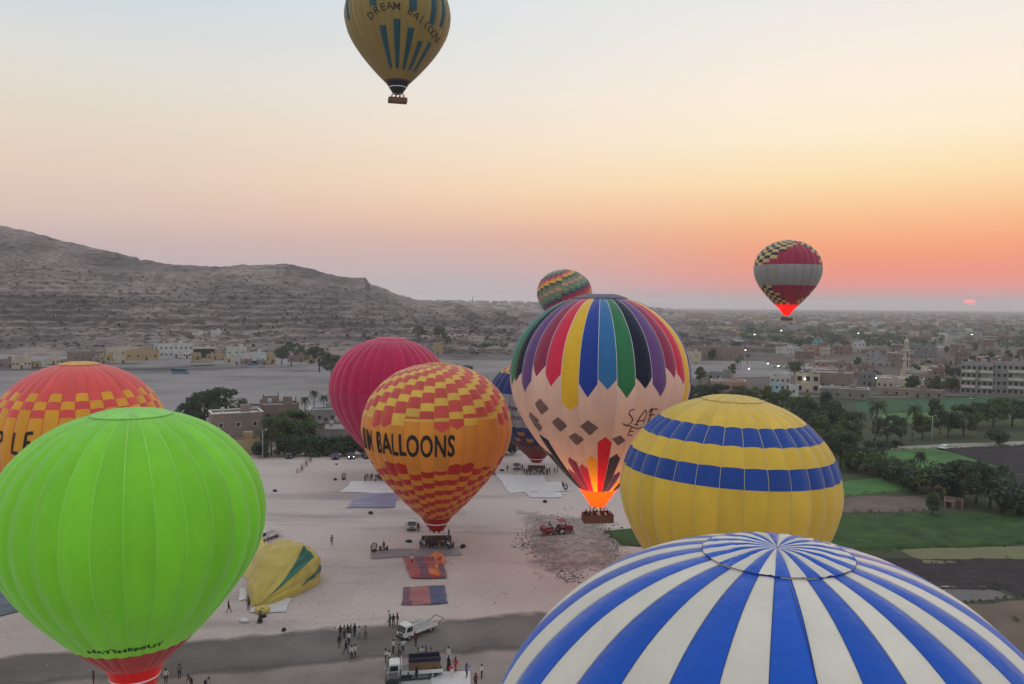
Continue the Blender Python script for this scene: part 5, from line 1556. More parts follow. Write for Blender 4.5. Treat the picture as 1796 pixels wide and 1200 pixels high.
for i in range(900):
    py = 546.5 + 60 * rng.random() ** 1.3; px = 1130 + 730 * rng.random()
    p = G(px, py + (px - 1400) * .0087); r = rng.uniform(3, 6)
    cl.append((p.x, p.y, r * .8, r)); cl.append((p.x + r * 1.3, p.y + 2, r * .6, r * .8))
tag(link('distant_trees', leafcloud(rng, cl, 26, 1.5, 'distant_trees'), None, L_dark), 'mass of dark trees between the far houses', 'trees', kind='stuff')
# chimney mast on the skyline
pt = PD(829, 529, 3000); mm = MB(); mm.tube((0, 0, -4), (0, 0, 20), 1.5, 1.1, 8); mm.tube((0, 0, 20), (0, 0, 21), 1.6, 1.6, 8)
tag(mm.build('chimney', W['grey'], None, loc=pt), 'thin grey chimney on the far desert skyline', 'chimney')
# lamps and poles
m_lamp = mat('lit_lamp', (1, .95, .85), .5, 0, emit=(1, .93, .8), estr=26)
def street_lamp(p, h, label, lit, group=None, rr=.28):
    r = empty('street_lamp', p, 0, label, 'street lamp', group)
    b = MB(); b.tube((0, 0, -.2), (0, 0, h), .11, .07, 7); b.tube((0, 0, h), (.9, 0, h + .25), .05, .04, 6); b.build('pole', m_pole, r)
    a = MB(); a.lathe([(0, -.12), (rr, -.05), (rr * .9, .12), (0, .2)], 10, M=Matrix.Translation((1.0, 0, h + .2))); a.build('lamp_head', m_lamp if lit else m_frame, r)
m_pole = mat('pole_paint', (0.42, 0.41, 0.40), .6, .15, 2)
for (px, py) in ((1222, 573), (1247, 585), (1322, 591), (1305, 624), (1369, 582), (1344, 652), (1362, 657), (1310, 663), (1408, 684), (1472, 572), (1504, 588), (1697, 672), (1745, 680), (1703, 590), (1678, 616), (1532, 682)):
    p = G(px, py + 6); street_lamp(p, 7, town_label('lit street lamp', px, py), True, 'lit street lamps of the town', rr=.0011 * p.y ** .92)
for (px, py, h, lab) in ((461, 806, 8, 'pale lamp post at the corner of the short hedge by the lime balloon'), (1545, 778, 8, 'left light pole on the dirt road by the palms'), (1634, 777, 8.5, 'right light pole on the dirt road by the palms'), (862, 620, 10, 'lamp post before the right half of the clipped desert hedge'), (844, 620, 8, 'lamp post before the left half of the clipped desert hedge'), (556, 668, 9, 'lamp post before the dark trees beside the crimson balloon')):
    p = G(px, py); p.z = gz(p); street_lamp(p, h, lab, False)
p = G(1757, 864); r = empty('utility_pole', p, 0, 'wooden utility pole with crossbar over the ploughed field', 'utility pole')
b = MB(); b.tube((0, 0, -.2), (0, 0, 12), .16, .11, 7); b.build('pole', m_bark, r)
b = MB(); b.box(-1.2, 1.2, -.06, .06, 11.0, 11.2); b.box(-.9, .9, -.06, .06, 10.0, 10.18)
for x in (-1.1, -.5, .5, 1.1): b.tube((x, 0, 11.2), (x, 0, 11.45), .05, n=6)
b.build('crossbar', m_bark, r)
for (px, py, h, lab) in ((1273, 558, 24, 'far lattice mast left of the crimson chequered balloon'), (1392, 566, 18, 'pale far tower below the basket of the crimson chequered balloon'), (1630, 566, 22, 'slender far minaret above the smoke')):
    p = G(px, py); b = MB(); b.tube((0, 0, 0), (0, 0, h * .8), .9, .7, 8); b.tube((0, 0, h * .8), (0, 0, h), .5, .1, 8); b.lathe([(1.5, h * .6), (1.5, h * .64), (.8, h * .66)], 8)
    tag(b.build('tower', W['cream'], None, loc=p), lab, 'tower')
# tomb openings in the hill, parts of it
k = 0
tomb = MB(); tomb.box(-1.5, 1.5, -.5, 2.5, -.3, 2.2); tomb.box(-1.9, 1.9, -.45, .1, 2.2, 2.6, 1); tomb.box(-2.0, -1.5, -.45, .1, -.3, 2.2, 1); tomb.box(1.5, 2.0, -.45, .1, -.3, 2.2, 1)
tme = tomb.mesh('tomb_entrance'); tme.materials.append(m_pane); tme.materials.append(W['cream'])
for (px, py) in ((535, 540), (532, 549), (562, 554), (562, 574), (371, 500), (315, 552), (376, 580), (396, 580), (500, 545), (445, 608), (590, 560), (640, 566), (700, 566), (724, 552), (520, 560), (480, 575), (300, 545), (260, 560), (210, 570), (140, 545), (95, 560), (120, 530), (430, 560), (455, 590), (610, 590), (660, 585)):
    p = on_hill(px, py)
    if p is None: continue
    o = link('tomb_entrance', tme, hill); o.location = p + Vector((0, -1.0, -.2)); o.rotation_euler = (0, 0, face(p)); k += 1
# loose rocks and rubble on the slope
rng = random.Random(13); rk = MB()
for i in range(4200):
    x = -900 + 1100 * rng.random(); y = 655 + 420 * rng.random() ** 1.2
    z = hill_z(x, y)
    if z < .8: continue
    s = rng.uniform(.5, 2.2) * (1.5 if rng.random() < .06 else 1)
    M = Matrix.Translation((x, y, z)) @ Matrix.Rotation(rng.random() * 6, 4, 'Z') @ Matrix.Rotation(rng.random() * .6, 4, 'X')
    vs = [M @ Vector((sx * s * rng.uniform(.5, 1), sy * s * rng.uniform(.5, 1), sz * s * rng.uniform(.3, .6))) for sz in (-1, 1) for sy in (-1, 1) for sx in (-1, 1)]
    rk.add(vs, [(0, 2, 3, 1), (4, 5, 7, 6), (0, 1, 5, 4), (2, 6, 7, 3), (0, 4, 6, 2), (1, 3, 7, 5)])
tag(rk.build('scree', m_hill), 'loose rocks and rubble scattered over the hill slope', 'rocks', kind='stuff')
# ================================================================ CLOTHS, VEHICLES AND GEAR ON THE LAUNCH FIELD
def cloth(name, corners, mats, label, cat, h=0.25, seed=0, z=0.09, step=.35, cuts=None, wob=.5):
    c = [G(*p) for p in corners]
    L1 = max((c[1] - c[0]).length, (c[2] - c[3]).length); L2 = max((c[3] - c[0]).length, (c[2] - c[1]).length)
    n, k = int(min(120, max(8, L1 / step))), int(min(90, max(8, L2 / step)))
    u, v = np.meshgrid(np.linspace(0, 1, n), np.linspace(0, 1, k))
    P = [(c[0][i] * (1 - u) + c[1][i] * u) * (1 - v) + (c[3][i] * (1 - u) + c[2][i] * u) * v for i in (0, 1)]
    e = np.minimum(np.minimum(u, 1 - u), np.minimum(v, 1 - v)); ed = np.clip(1 - e * 3, 0, 1)
    Xp = P[0] + wob * ed * fbm(P[0] / 4 + seed, P[1] / 4, 2); Yp = P[1] + wob * 1.6 * ed * fbm(P[0] / 4, P[1] / 4 + seed + 9, 2)
    wr = fbm(Xp / 2.2 + seed * 7, Yp / 3.5, 4, .55, True) * .5 + .5
    Zp = z + h * wr ** 2 * np.clip(e * 14, .05, 1) + h * .5 * np.clip(fbm(Xp / 5 + seed, Yp / 1.2, 2), 0, 1)
    me = grid_mesh(name, Xp, Yp, Zp)
    if not isinstance(mats, list): mats = [mats]
    for m in mats: me.materials.append(m)
    if cuts:
        mi = np.zeros((k - 1, n - 1), dtype=np.int32); uu = (u[:-1, :-1] + u[:-1, 1:]) / 2 + .05 * fbm(u[:-1, :-1] * 6 + seed, v[:-1, :-1] * 5, 2)
        for i, cut in enumerate(cuts): mi[uu > cut] = i + 1
        me.polygons.foreach_set('material_index', mi.ravel())
    o = bpy.data.objects.new(name, me); COL.objects.link(o)
    return tag(o, label, cat)
c_white = fabric('tarp_white', (186, 184, 186), .05); c_blue = fabric('tarp_blue', (104, 106, 134), .05, .35); c_grey = fabric('tarp_grey', (112, 103, 106), .02)
c_red = fabric('cloth_red', (150, 62, 66), .1); c_pur = fabric('cloth_purple', (104, 70, 88), .1); c_pk = fabric('cloth_pink', (150, 96, 98), .1); c_nav = fabric('cloth_blue', (70, 78, 112), .1); c_teal = fabric('tarp_teal', (52, 72, 84), .02); c_or = fabric('cloth_orange', (224, 118, 56), .25)
cloth('ground_sheet', [(618, 845), (700, 843), (706, 866), (596, 864)], c_white, 'white ground sheet below the crimson balloon', 'ground sheet', .15, 1)
cloth('ground_sheet', [(625, 867), (704, 865), (690, 891), (608, 892)], c_blue, 'slate blue ground sheet in front of the white one', 'ground sheet', .18, 2, z=.10)
cloth('ground_sheet', [(868, 833), (955, 833), (962, 862), (896, 866)], c_white, 'left white ground sheet below the blue balloon', 'ground sheet', .2, 3)
cloth('ground_sheet', [(930, 846), (980, 846), (1004, 862), (945, 865)], c_white, 'right white ground sheet below the blue balloon', 'ground sheet', .22, 4, z=.14)
cloth('ground_sheet', [(922, 864), (980, 864), (986, 873), (930, 874)], c_white, 'small white ground sheet in front of the larger two', 'ground sheet', .15, 5, z=.13)
cloth('ground_sheet', [(652, 965), (800, 961), (808, 974), (650, 980)], c_grey, 'long grey ground sheet beside the stepped balloon basket', 'ground sheet', .14, 6, step=.3)
cloth('balloon_cloth', [(706, 980), (772, 975), (786, 1015), (722, 1016)], [c_red, c_pur, c_red, c_pur], 'spread red and purple balloon cloth below the stepped balloon', 'cloth', .35, 7, z=.2, cuts=[.28, .55, .8])
cloth('balloon_cloth', [(704, 1032), (781, 1025), (788, 1059), (706, 1064)], [c_pur, c_pk, c_nav], 'spread pink and blue balloon cloth, nearest of the two cloths', 'cloth', .35, 8, cuts=[.2, .62])
cloth('ground_sheet', [(-40, 1024), (24, 1018), (72, 1063), (-40, 1092)], c_teal, 'dark teal ground sheet at the left edge behind the lime balloon', 'ground sheet', .25, 9)
cloth('ground_sheet', [(424, 1032), (436, 1030), (434, 1052), (421, 1054)], c_white, 'thin white ground sheet left of the sagging yellow balloon', 'ground sheet', .12, 10)
cloth('ground_sheet', [(462, 1052), (518, 1048), (500, 1075), (436, 1077)], c_white, 'white ground sheet under the mouth of the sagging yellow balloon', 'ground sheet', .15, 11)
cloth('ground_sheet', [(724, 1186), (822, 1180), (836, 1225), (716, 1236)], c_white, 'white ground sheet beside the loaded truck at the bottom edge', 'ground sheet', .2, 12, step=.25)
# heap of orange cloth on the red one
hp = MB(); A, B = G(760, 978), G(772, 1014); n, K = 10, 22
rngh = random.Random(4)
for j in range(K + 1):
    f = j / K; c = A.lerp(B, f); rr = .62 * (.9 + .35 * math.sin(f * 9) + .2 * rngh.random()) * (1.2 if f < .25 else .95) * min(1, (1 - f) * 8 + .25) * min(1, f * 8 + .3)
    c = c + Vector((.8 * math.sin(f * 6), 0, 0))
    for i in range(n + 1):
        a = math.pi * i / n
        hp.v.append((c.x + rr * 1.2 * math.cos(a), c.y + .2 * math.sin(a * 3 + j), .25 + rr * (1.0 + .25 * math.sin(j * 1.7 + i)) * math.sin(a)))
for j in range(K):
    for i in range(n):
        k = j * (n + 1) + i; hp.f.append((k, k + 1, k + n + 2, k + n + 1)); hp.m.append(1 if (j // 3 + i // 4) % 3 == 0 else 0); hp.sm.append(True)
tag(hp.build('cloth_heap', [c_or, c_red]), 'gathered heap of orange balloon cloth on the red cloth', 'cloth')

# ---- half empty yellow balloon lying on its side
A, B = G(449, 1066), G(516, 1006)
ax = (B - A); LEN = ax.length; ax.normalize(); sd = Vector((ax.y, -ax.x, 0))
def lof(f, th, out=0.0):
    r = float(np.interp(f, [0, .06, .2, .4, .6, .78, .9, .97, 1.0], [.35, 1.0, 2.4, 3.8, 4.9, 5.2, 4.7, 3.3, .6]))
    hgt = float(np.interp(f, [0, .06, .2, .4, .6, .78, .9, 1.0], [.3, 1.0, 2.5, 4.2, 5.7, 6.2, 5.4, .6]))
    wr = .12 * math.sin(th * 9 + f * 5) + .14 * math.sin(f * 31 + th * 4) * (f > .5) + .09 * math.sin(th * 23 + f * 11) + .34 * mnoise.noise(Vector((f * 9, th * 2.2, 1.7)))
    c = A + ax * (f * LEN)
    s_, k_ = math.sin(th), math.cos(th)
    sg = .25 * math.sin(f * 3)
    p = c + sd * (k_ * (r + wr + out) * (1.0 + .15 * s_) + sg)
    p.z = max(.06, (abs(s_) ** .8) * (hgt + wr * 1.2 + out) + (.05 if out else 0))
    return p
def loft_patch(name, f0, f1, lo, hi, m, parent, out=0.0, nf=60, nt=40):
    vs, fs = [], []
    for j in range(nf + 1):
        f = f0 + (f1 - f0) * j / nf
        a, b = lo(f), hi(f)
        for i in range(nt + 1):
            vs.append(tuple(lof(f, a + (b - a) * i / nt, out) - (A if parent else Vector((0, 0, 0)))))
    for j in range(nf):
        for i in range(nt):
            k = j * (nt + 1) + i; fs.append((k, k + 1, k + nt + 2, k + nt + 1))
    mb = MB(); mb.add(vs, fs, 0, True)
    return mb.build(name, m, parent)
dfl = empty('deflated_balloon', A, 0, 'half empty yellow balloon with teal darts sagging on the ground', 'hot air balloon')
f_y, f_t = fabric('limp_yellow', (196, 178, 100), .25), fabric('limp_teal', (52, 104, 92), .15)
envp = loft_patch('envelope', 0, 1, lambda f: 0.0, lambda f: math.pi, f_y, dfl)
loft_patch('dart_panel', .10, .72, lambda f: .62 + .10 * (1 - f), lambda f: .70 + .55 * max(0, f - .08) ** .8, f_t, envp, .07, 30, 10)
loft_patch('dart_panel', .42, .80, lambda f: .16, lambda f: .18 + .5 * max(0, f - .42), f_t, envp, .07, 20, 8)
# loose skirt of cloth dragged out to the left
q = [G(417, 1002), G(440, 1022), G(470, 1000), G(452, 968)]
vs, fs = [], []
n = 18
for j in range(n + 1):
    for i in range(n + 1):
        u, v = i / n, j / n
        p = (q[0] * (1 - u) + q[1] * u) * (1 - v) + (q[3] * (1 - u) + q[2] * u) * v
        p = p - A; p.z = .1 + v * 4.2 * (.65 + .35 * u) + .35 * mnoise.noise(Vector((u * 5, v * 3, 4))) * v + .3 * math.sin(u * 14 + v * 2) * v
        vs.append(tuple(p))
for j in range(n):
    for i in range(n):
        k = j * (n + 1) + i; fs.append((k, k + 1, k + n + 2, k + n + 1))
mb = MB(); mb.add(vs, fs, 0, True); mb.build('loose_cloth', f_y, dfl)
mb = MB(); mb.lathe([(.9, .05), (1.1, .5), (.8, .75), (.3, .5)], 14, M=Matrix.Translation((1.4, -1.6, 0))); mb.build('mouth_roll', f_y, dfl)

# ---- vehicles, front along +x
m_tyre = mat('tyre', (0.02, 0.02, 0.02), .9, .2); m_rim = mat('rim', (0.45, 0.45, 0.46), .4, .1, metal=.6); m_glass = mat('car_glass', (0.02, 0.028, 0.032), .12, .1, spec=.6)
m_wpaint = mat('white_paint', (0.66, 0.67, 0.66), .35, .06, 1.0, spec=.5); m_chas = mat('chassis', (0.03, 0.03, 0.032), .8); m_rpaint = mat('red_paint', (0.22, 0.02, 0.03), .5, .2, 1.0, spec=.4)
m_dpaint = mat('dark_paint', (0.03, 0.035, 0.05), .3, .1, spec=.6); m_bpaint = mat('blue_paint', (0.07, 0.19, 0.30), .4, .1, spec=.5); m_hl = mat('headlight', (0.8, 0.8, 0.78), .15, .0, spec=.8); m_tail = mat('tail_light', (0.35, 0.01, 0.01), .3); m_bedw = mat('bed_boards', (0.30, 0.29, 0.28), .8, .2, 2)
m_hlon = mat('headlight_on', (1, .95, .85), .3, 0, emit=(1, .93, .78), estr=5)
def wheel(r, x, y, rad, wd=.26):
    w = MB(); M = Matrix.Translation((x, y, rad)) @ Matrix.Rotation(R_(90), 4, 'X')
    w.lathe([(rad * .62, -wd/2), (rad * .95, -wd/2), (rad, -wd/2 + .04), (rad, wd/2 - .04), (rad * .95, wd/2), (rad * .62, wd/2)], 18, M=M); wo = w.build('wheel', m_tyre, r)
    i = MB(); i.lathe([(0, -wd * .4), (rad * .6, -wd * .42), (rad * .62, 0), (rad * .6, wd * .42), (0, wd * .4)], 14, M=M); i.build('rim', m_rim, wo)
def place(front, rear, name, label, cat):
    a, b = G(*front), G(*rear); m = (a + b) / 2; d = a - b
    return empty(name, m, math.atan2(d.y, d.x), label, cat), d.length
def truck(front, rear, label, paint=None, sides=True, L=6.4, tail=False, rails=False):
    paint = paint or m_wpaint
    r, _ = place(front, rear, 'flatbed_truck', label, 'truck')
    hl = L / 2; c0 = hl - 1.75
    c = MB(); c.prism([(c0, .6), (hl - .02, .6), (hl, 1.2), (hl - .32, 2.2), (hl - .5, 2.3), (c0 + .05, 2.3), (c0, 2.15)], -1.0, 1.0); c.build('cab', paint, r, bevel=.06)
    w = MB(); w.add([(hl + .025, -.88, 1.28), (hl + .025, .88, 1.28), (hl - .262, .82, 2.14), (hl - .262, -.82, 2.14)], [(0, 1, 2, 3)]); w.add([(hl - .02, -.88, 1.27), (hl - .02, .88, 1.27), (hl - .30, .82, 2.14), (hl - .30, -.82, 2.14)], [(3, 2, 1, 0)]); w.build('windscreen', m_glass, r)
    for s in (-1, 1):
        d = MB(); d.box(c0 + .3, hl - .42, s * 1.0 - .02, s * 1.0 + .02, 1.35, 2.05); d.build('side_window', m_glass, r)
        h_ = MB(); h_.lathe([(0, -.03), (.15, -.03), (.15, .04), (.1, .07), (0, .08)], 12, M=Matrix.Translation((hl - .02, s * .72, .95)) @ Matrix.Rotation(R_(90), 4, 'Y')); h_.build('headlight', m_hl, r)
        mi = MB(); mi.box(hl - .35, hl - .25, s * 1.22 - .09, s * 1.22 + .09, 1.5, 1.85); mi.tube((hl - .35, s * 1.0, 1.7), (hl - .3, s * 1.2, 1.7), .02, n=5); mi.build('mirror', m_chas, r)
    b = MB(); b.box(hl - .1, hl + .12, -1.0, 1.0, .42, .66); b.build('bumper', m_chas, r)
    g = MB()
    for k in range(4): g.box(hl - .02, hl + .035, -.5, .5, .8 + k * .08, .84 + k * .08)
    g.build('grille', m_chas, r)
    ch = MB(); ch.box(-hl + .1, c0 + .6, -.45, -.3, .55, .8); ch.box(-hl + .1, c0 + .6, .3, .45, .55, .8); ch.build('chassis', m_chas, r)
    bd = MB(); bd.box(-hl, c0 - .15, -1.08, 1.08, .86, .98); bed = bd.build('bed', m_bedw, r)
    if sides:
        for s in (-1, 1):
            sb = MB(); sb.box(-hl, c0 - .15, s * 1.08 - .03, s * 1.08 + .03, .80, 1.28); sb.build('side_board', paint, bed)
    hb = MB(); hb.box(c0 - .22, c0 - .15, -1.05, 1.05, .98, 2.45)
    if not rails: hb = MB(); hb.tube((c0 - .2, -1.0, .98), (c0 - .2, -1.0, 2.5), .04); hb.tube((c0 - .2, 1.0, .98), (c0 - .2, 1.0, 2.5), .04); hb.tube((c0 - .2, -1.0, 2.5), (c0 - .2, 1.0, 2.5), .04); hb.tube((c0 - .2, -1.0, 1.8), (c0 - .2, 1.0, 1.8), .03)
    hb.build('headboard', paint, bed)
    if tail:
        t = MB()
        for s in (-1, 1): t.tube((-hl, s * 1.0, .95), (-hl - 1.3, s * .9, 1.5), .05)
        t.tube((-hl - 1.3, -.9, 1.5), (-hl - 1.3, .9, 1.5), .05); t.build('tail_frame', m_chas, bed)
    for x in (hl - .85, -hl + 1.35):
        for s in (-1, 1): wheel(r, x, s * .88, .42)
    r.scale = (.86, .86, .86)
    return r
trA = truck((703, 1124), (760, 1102), 'white flatbed truck with empty bed on the dark track', tail=True)
trB = truck((678, 1190), (776, 1183), 'white flatbed truck carrying a basket near the bottom edge', L=7.4)
truck((450, 954), (489, 938), 'white flatbed truck half hidden by the lime balloon')
truck((722, 936), (723, 917), 'white truck facing the camera beside the stepped balloon', L=5.6, rails=True)
truck((905, 832), (908, 812), 'dark fronted flatbed truck beside the blue balloon crowd', m_wpaint, L=5.8)
truck((690, 1216), (742, 1212), 'dark truck cab cut by the bottom edge', m_dpaint, L=6.0)
def van(front, rear, label, paint, L=5.0, H=2.2, name='minibus', cat='minibus', car=False, on=False):
    r, _ = place(front, rear, name, label, cat)
    hl = L / 2; w = .9
    if car: pr = [(-hl, .4), (hl, .4), (hl, .85), (hl - .95, 1.0), (hl - 1.5, H), (-hl + .7, H), (-hl + .15, 1.05), (-hl, .9)]
    else: pr = [(-hl, .4), (hl, .4), (hl + .02, .95), (hl - .55, 1.3), (hl - 1.0, H), (-hl + .1, H), (-hl, H - .2)]
    b = MB(); b.prism(pr, -w, w); b.build('body', paint, r, bevel=.08)
    z0, z1 = (1.02, H - .1) if car else (1.3, H - .2)
    a, c = ((hl - .98, hl - 1.46) if car else (hl - .56, hl - .95))
    g = MB(); g.add([(a + .03, -.78, z0 + .02), (a + .03, .78, z0 + .02), (c + .03, .72, z1), (c + .03, -.72, z1)], [(0, 1, 2, 3)]); g.build('windscreen', m_glass, r)
    n = 2 if car else 4
    x0, x1 = -hl + (.75 if car else .3), (hl - 1.6 if car else hl - 1.15)
    for s in (-1, 1):
        for k in range(n):
            xa = x0 + (x1 - x0) * k / n + .05; xb = x0 + (x1 - x0) * (k + 1) / n - .05
            d = MB(); d.box(xa, xb, s * w - .02, s * w + .02, z0 + .08, z1 - .02); d.build('side_window', m_glass, r)
        h_ = MB(); h_.lathe([(0, -.02), (.13, -.02), (.13, .05), (0, .08)], 10, M=Matrix.Translation((hl - .02, s * .62, .75)) @ Matrix.Rotation(R_(90), 4, 'Y')); h_.build('headlight', m_hlon if on else m_hl, r)
        t = MB(); t.box(-hl - .03, -hl + .03, s * .7 - .1, s * .7 + .1, .7, .95); t.build('tail_light', m_tail, r)
    bp = MB(); bp.box(hl - .08, hl + .1, -w, w, .35, .55); bp.build('bumper', m_chas, r)
    for x in (hl - .85, -hl + .85):
        for s in (-1, 1): wheel(r, x, s * (w - .1), .34, .22)
    return r
van((910, 792), (897, 783), 'white minibus parked before the hedge by the blue balloon', m_wpaint, 5.2, 2.3)
van((506, 808), (508, 798), 'dark car parked at the left end of the long hedge', m_dpaint, 4.2, 1.5, 'car', 'car', True)
van((588, 809), (588, 800), 'dark car parked in front of the middle of the long hedge', m_dpaint, 4.2, 1.6, 'car', 'car', True)
van((616, 808), (617, 799), 'dark car with shining headlights at the right end of the long hedge', m_dpaint, 4.4, 1.7, 'car', 'car', True, True)
van((646, 806), (638, 800), 'dark car half hidden by the cone of the crimson balloon', m_dpaint, 4.4, 1.6, 'car', 'car', True)
van((332, 656), (300, 655), 'long blue bus standing below the white house under the hill', m_bpaint, 11, 3.2, 'bus', 'bus')
van((452, 640), (436, 641), 'blue bus among the houses left of the tree clump', m_bpaint, 8, 3.0, 'bus', 'bus')
van((1500, 694), (1494, 694), 'pale minibus parked along the long low grey shed', m_wpaint, 5, 2.2)
van((1654, 789), (1660, 788), 'small pale car on the dirt road beside the light pole', m_wpaint, 4.2, 1.5, 'car', 'car', True)
# red tractor pulling a low trailer
r, _ = place((1001, 936), (955, 939), 'tractor', 'red tractor coupled to a low red trailer on the rubble', 'tractor')
b = MB(); b.prism([(1.1, .7), (2.9, .7), (2.95, 1.5), (2.6, 1.6), (1.1, 1.65)], -.45, .45); b.build('bonnet', m_rpaint, r, bevel=.05)
b = MB(); b.box(.35, 1.1, -.55, .55, .8, 1.25); b.box(.3, .42, -.5, .5, 1.25, 1.8); b.build('seat', m_chas, r)
b = MB(); b.tube((.35, -.8, 1.0), (.35, -.8, 2.6), .04); b.tube((.35, .8, 1.0), (.35, .8, 2.6), .04); b.tube((1.2, -.8, 1.2), (1.2, -.8, 2.6), .04); b.tube((1.2, .8, 1.2), (1.2, .8, 2.6), .04); b.box(.2, 1.4, -.95, .95, 2.6, 2.7); b.build('canopy', m_rpaint, r)
b = MB(); b.tube((2.3, .2, 1.55), (2.3, .2, 2.3), .05); b.build('exhaust', m_chas, r)
for s in (-1, 1):
    wheel(r, .55, s * .85, .72, .38); wheel(r, 2.5, s * .7, .40, .24)
    b = MB(); b.box(-.15, 1.2, s * .85 - .24, s * .85 + .24, 1.5, 1.58); b.build('mudguard', m_rpaint, r)
b = MB(); b.box(-3.2, -.4, -1.0, 1.0, .75, .9); b.box(-3.2, -2.2, -1.0, 1.0, .9, 1.55); b.tube((-.4, 0, .8), (.3, 0, .75), .06); tr = b.build('trailer', m_rpaint, r)
for s in (-1, 1):
    b = MB(); b.box(-3.2, -.4, s * 1.0 - .04, s * 1.0 + .04, .9, 1.15); b.build('side_board', m_rpaint, tr)
    wheel(r, -1.7, s * .95, .40, .24)
# the basket lying on the loaded truck
p = G(744, 1184); bq = empty('passenger_basket', Vector((p.x, p.y + .1, .86)), math.atan2((G(678, 1190) - G(776, 1183)).y, (G(678, 1190) - G(776, 1183)).x), 'wicker basket with navy top band lying on the truck bed', 'basket')
w_, d_, h_ = 3.6, 1.5, 1.4
b = MB()
for (x0, x1, y0, y1) in ((-w_/2, w_/2, -d_/2, -d_/2 + .1), (-w_/2, w_/2, d_/2 - .1, d_/2), (-w_/2, -w_/2 + .1, -d_/2 + .1, d_/2 - .1), (w_/2 - .1, w_/2, -d_/2 + .1, d_/2 - .1)): b.box(x0, x1, y0, y1, 0, h_ * .68)
b.box(-w_/2 + .1, w_/2 - .1, -d_/2 + .1, d_/2 - .1, .02, .14)
b.build('wicker_wall', mat('pale_wicker', (0.20, 0.115, 0.065), .75, .3, 5, .6, 14), bq)
b = MB(); k = .03
for (x0, x1, y0, y1) in ((-w_/2 - k, w_/2 + k, -d_/2 - k, -d_/2 + .12), (-w_/2 - k, w_/2 + k, d_/2 - .12, d_/2 + k), (-w_/2 - k, -w_/2 + .12, -d_/2 + .12, d_/2 - .12), (w_/2 - .12, w_/2 + k, -d_/2 + .12, d_/2 - .12)): b.box(x0, x1, y0, y1, h_ * .68, h_)
b.build('padded_band', mat('navy_pad', (0.018, 0.018, 0.05), .7), bq)
# inflation fans and bags lying about
def fan(px, py, label):
    p = G(px, py); r = empty('inflation_fan', p, random.random() * 6, label, 'fan')
    b = MB(); b.tube((-.5, -.4, 0), (-.5, .4, 0), .05); b.tube((.5, -.4, 0), (.5, .4, 0), .05); b.box(-.35, .35, -.3, .3, .05, .4); b.build('engine_base', m_chas, r)
    b = MB(); M = Matrix.Translation((0, .0, .95)) @ Matrix.Rotation(R_(90), 4, 'X')
    b.lathe([(.62, -.16), (.66, -.16), (.66, .16), (.62, .16), (.62, -.16)], 20, M=M); cg = b.build('cage', m_dpaint, r)
    for k in range(4):
        a = k * math.pi / 2; b = MB(); b.box(.05, .58, -.02, .03, -.09, .09, M=Matrix.Translation((0, 0, .95)) @ Matrix.Rotation(a, 4, 'Y')); b.build('blade', m_bedw, cg)
def bag(px, py, s, label, m=None):
    p = G(px, py); b = MB(); n, K = 12, 7
    rg = random.Random(px)
    prof = [(0.0, .0), (.75, .02), (1.0, .25), (.95, .55), (.6, .78), (.2, .88), (0, .9)]
    b.lathe([(q[0] * s * (1 + .1 * rg.random()), q[1] * s) for q in prof], n)
    b.v = [(x * 1.35 + .12 * s * mnoise.noise(Vector((x * 3, y * 3, z * 3))), y * .8, z * (1 + .25 * mnoise.noise(Vector((x * 2 + 5, y * 2, z))))) for x, y, z in b.v]
    o = b.build('kit_bag', m or mat('black_canvas', (0.02, 0.018, 0.022), .9), None, loc=p, rz=rg.random() * 6); tag(o, label, 'bag')
fan(456, 1091, 'inflation fan in front of the sagging yellow balloon mouth'); fan(790, 962, 'inflation fan right of the stepped balloon basket'); fan(992, 860, 'inflation fan right of the white ground sheets'); fan(656, 968, 'inflation fan at the left end of the long grey sheet'); fan(603, 841, 'inflation fan left of the crimson balloon crowd')
for (px, py, s, lab) in ((650, 901, .55, 'black kit bag below the slate blue ground sheet'), (956, 881, .55, 'black kit bag below the small white ground sheet'), (717, 951, .5, 'black kit bag left of the stepped balloon basket'), (461, 1083, .4, 'small black bag beside the inflation fan of the sagging balloon'), (528, 960, .45, 'black bag right behind the sagging yellow balloon'), (588, 842, .5, 'black bag far left of the crimson balloon crowd'), (852, 800, .6, 'dark bundle right of the stepped balloon flank'), (880, 826, .5, 'dark bag behind the left white ground sheet'), (590, 815, .35, 'tiny dark bag before the parked car'), (812, 960, .55, 'dark bag at the right end of the long grey sheet'), (482, 862, .5, 'dark bag on open sand right of the lime balloon'), (498, 1106, .35, 'small dark bag on open sand below the sagging balloon')): bag(px, py, s, lab)
bag(428, 1091, .55, 'flat pale bag in front of the sagging yellow balloon', c_white)
# low red barrier
a, b_ = G(520, 830), G(543, 806); r = empty('barrier', a, 0, 'zigzag red metal barrier on the sand before the hedge', 'barrier')
P = [a.lerp(b_, k / 6) - a + Vector(((k % 2) * 1.0, 0, 0)) for k in range(7)]
for k in range(6):
    m = MB()
    for z in (.15, .55, .95): m.tube(P[k] + Vector((0, 0, z)), P[k + 1] + Vector((0, 0, z)), .05, n=6)
    for q_ in (P[k], P[k + 1]): m.tube(q_, q_ + Vector((0, 0, 1.05)), .06, n=6)
    m.build('rail_section', m_rpaint, r)
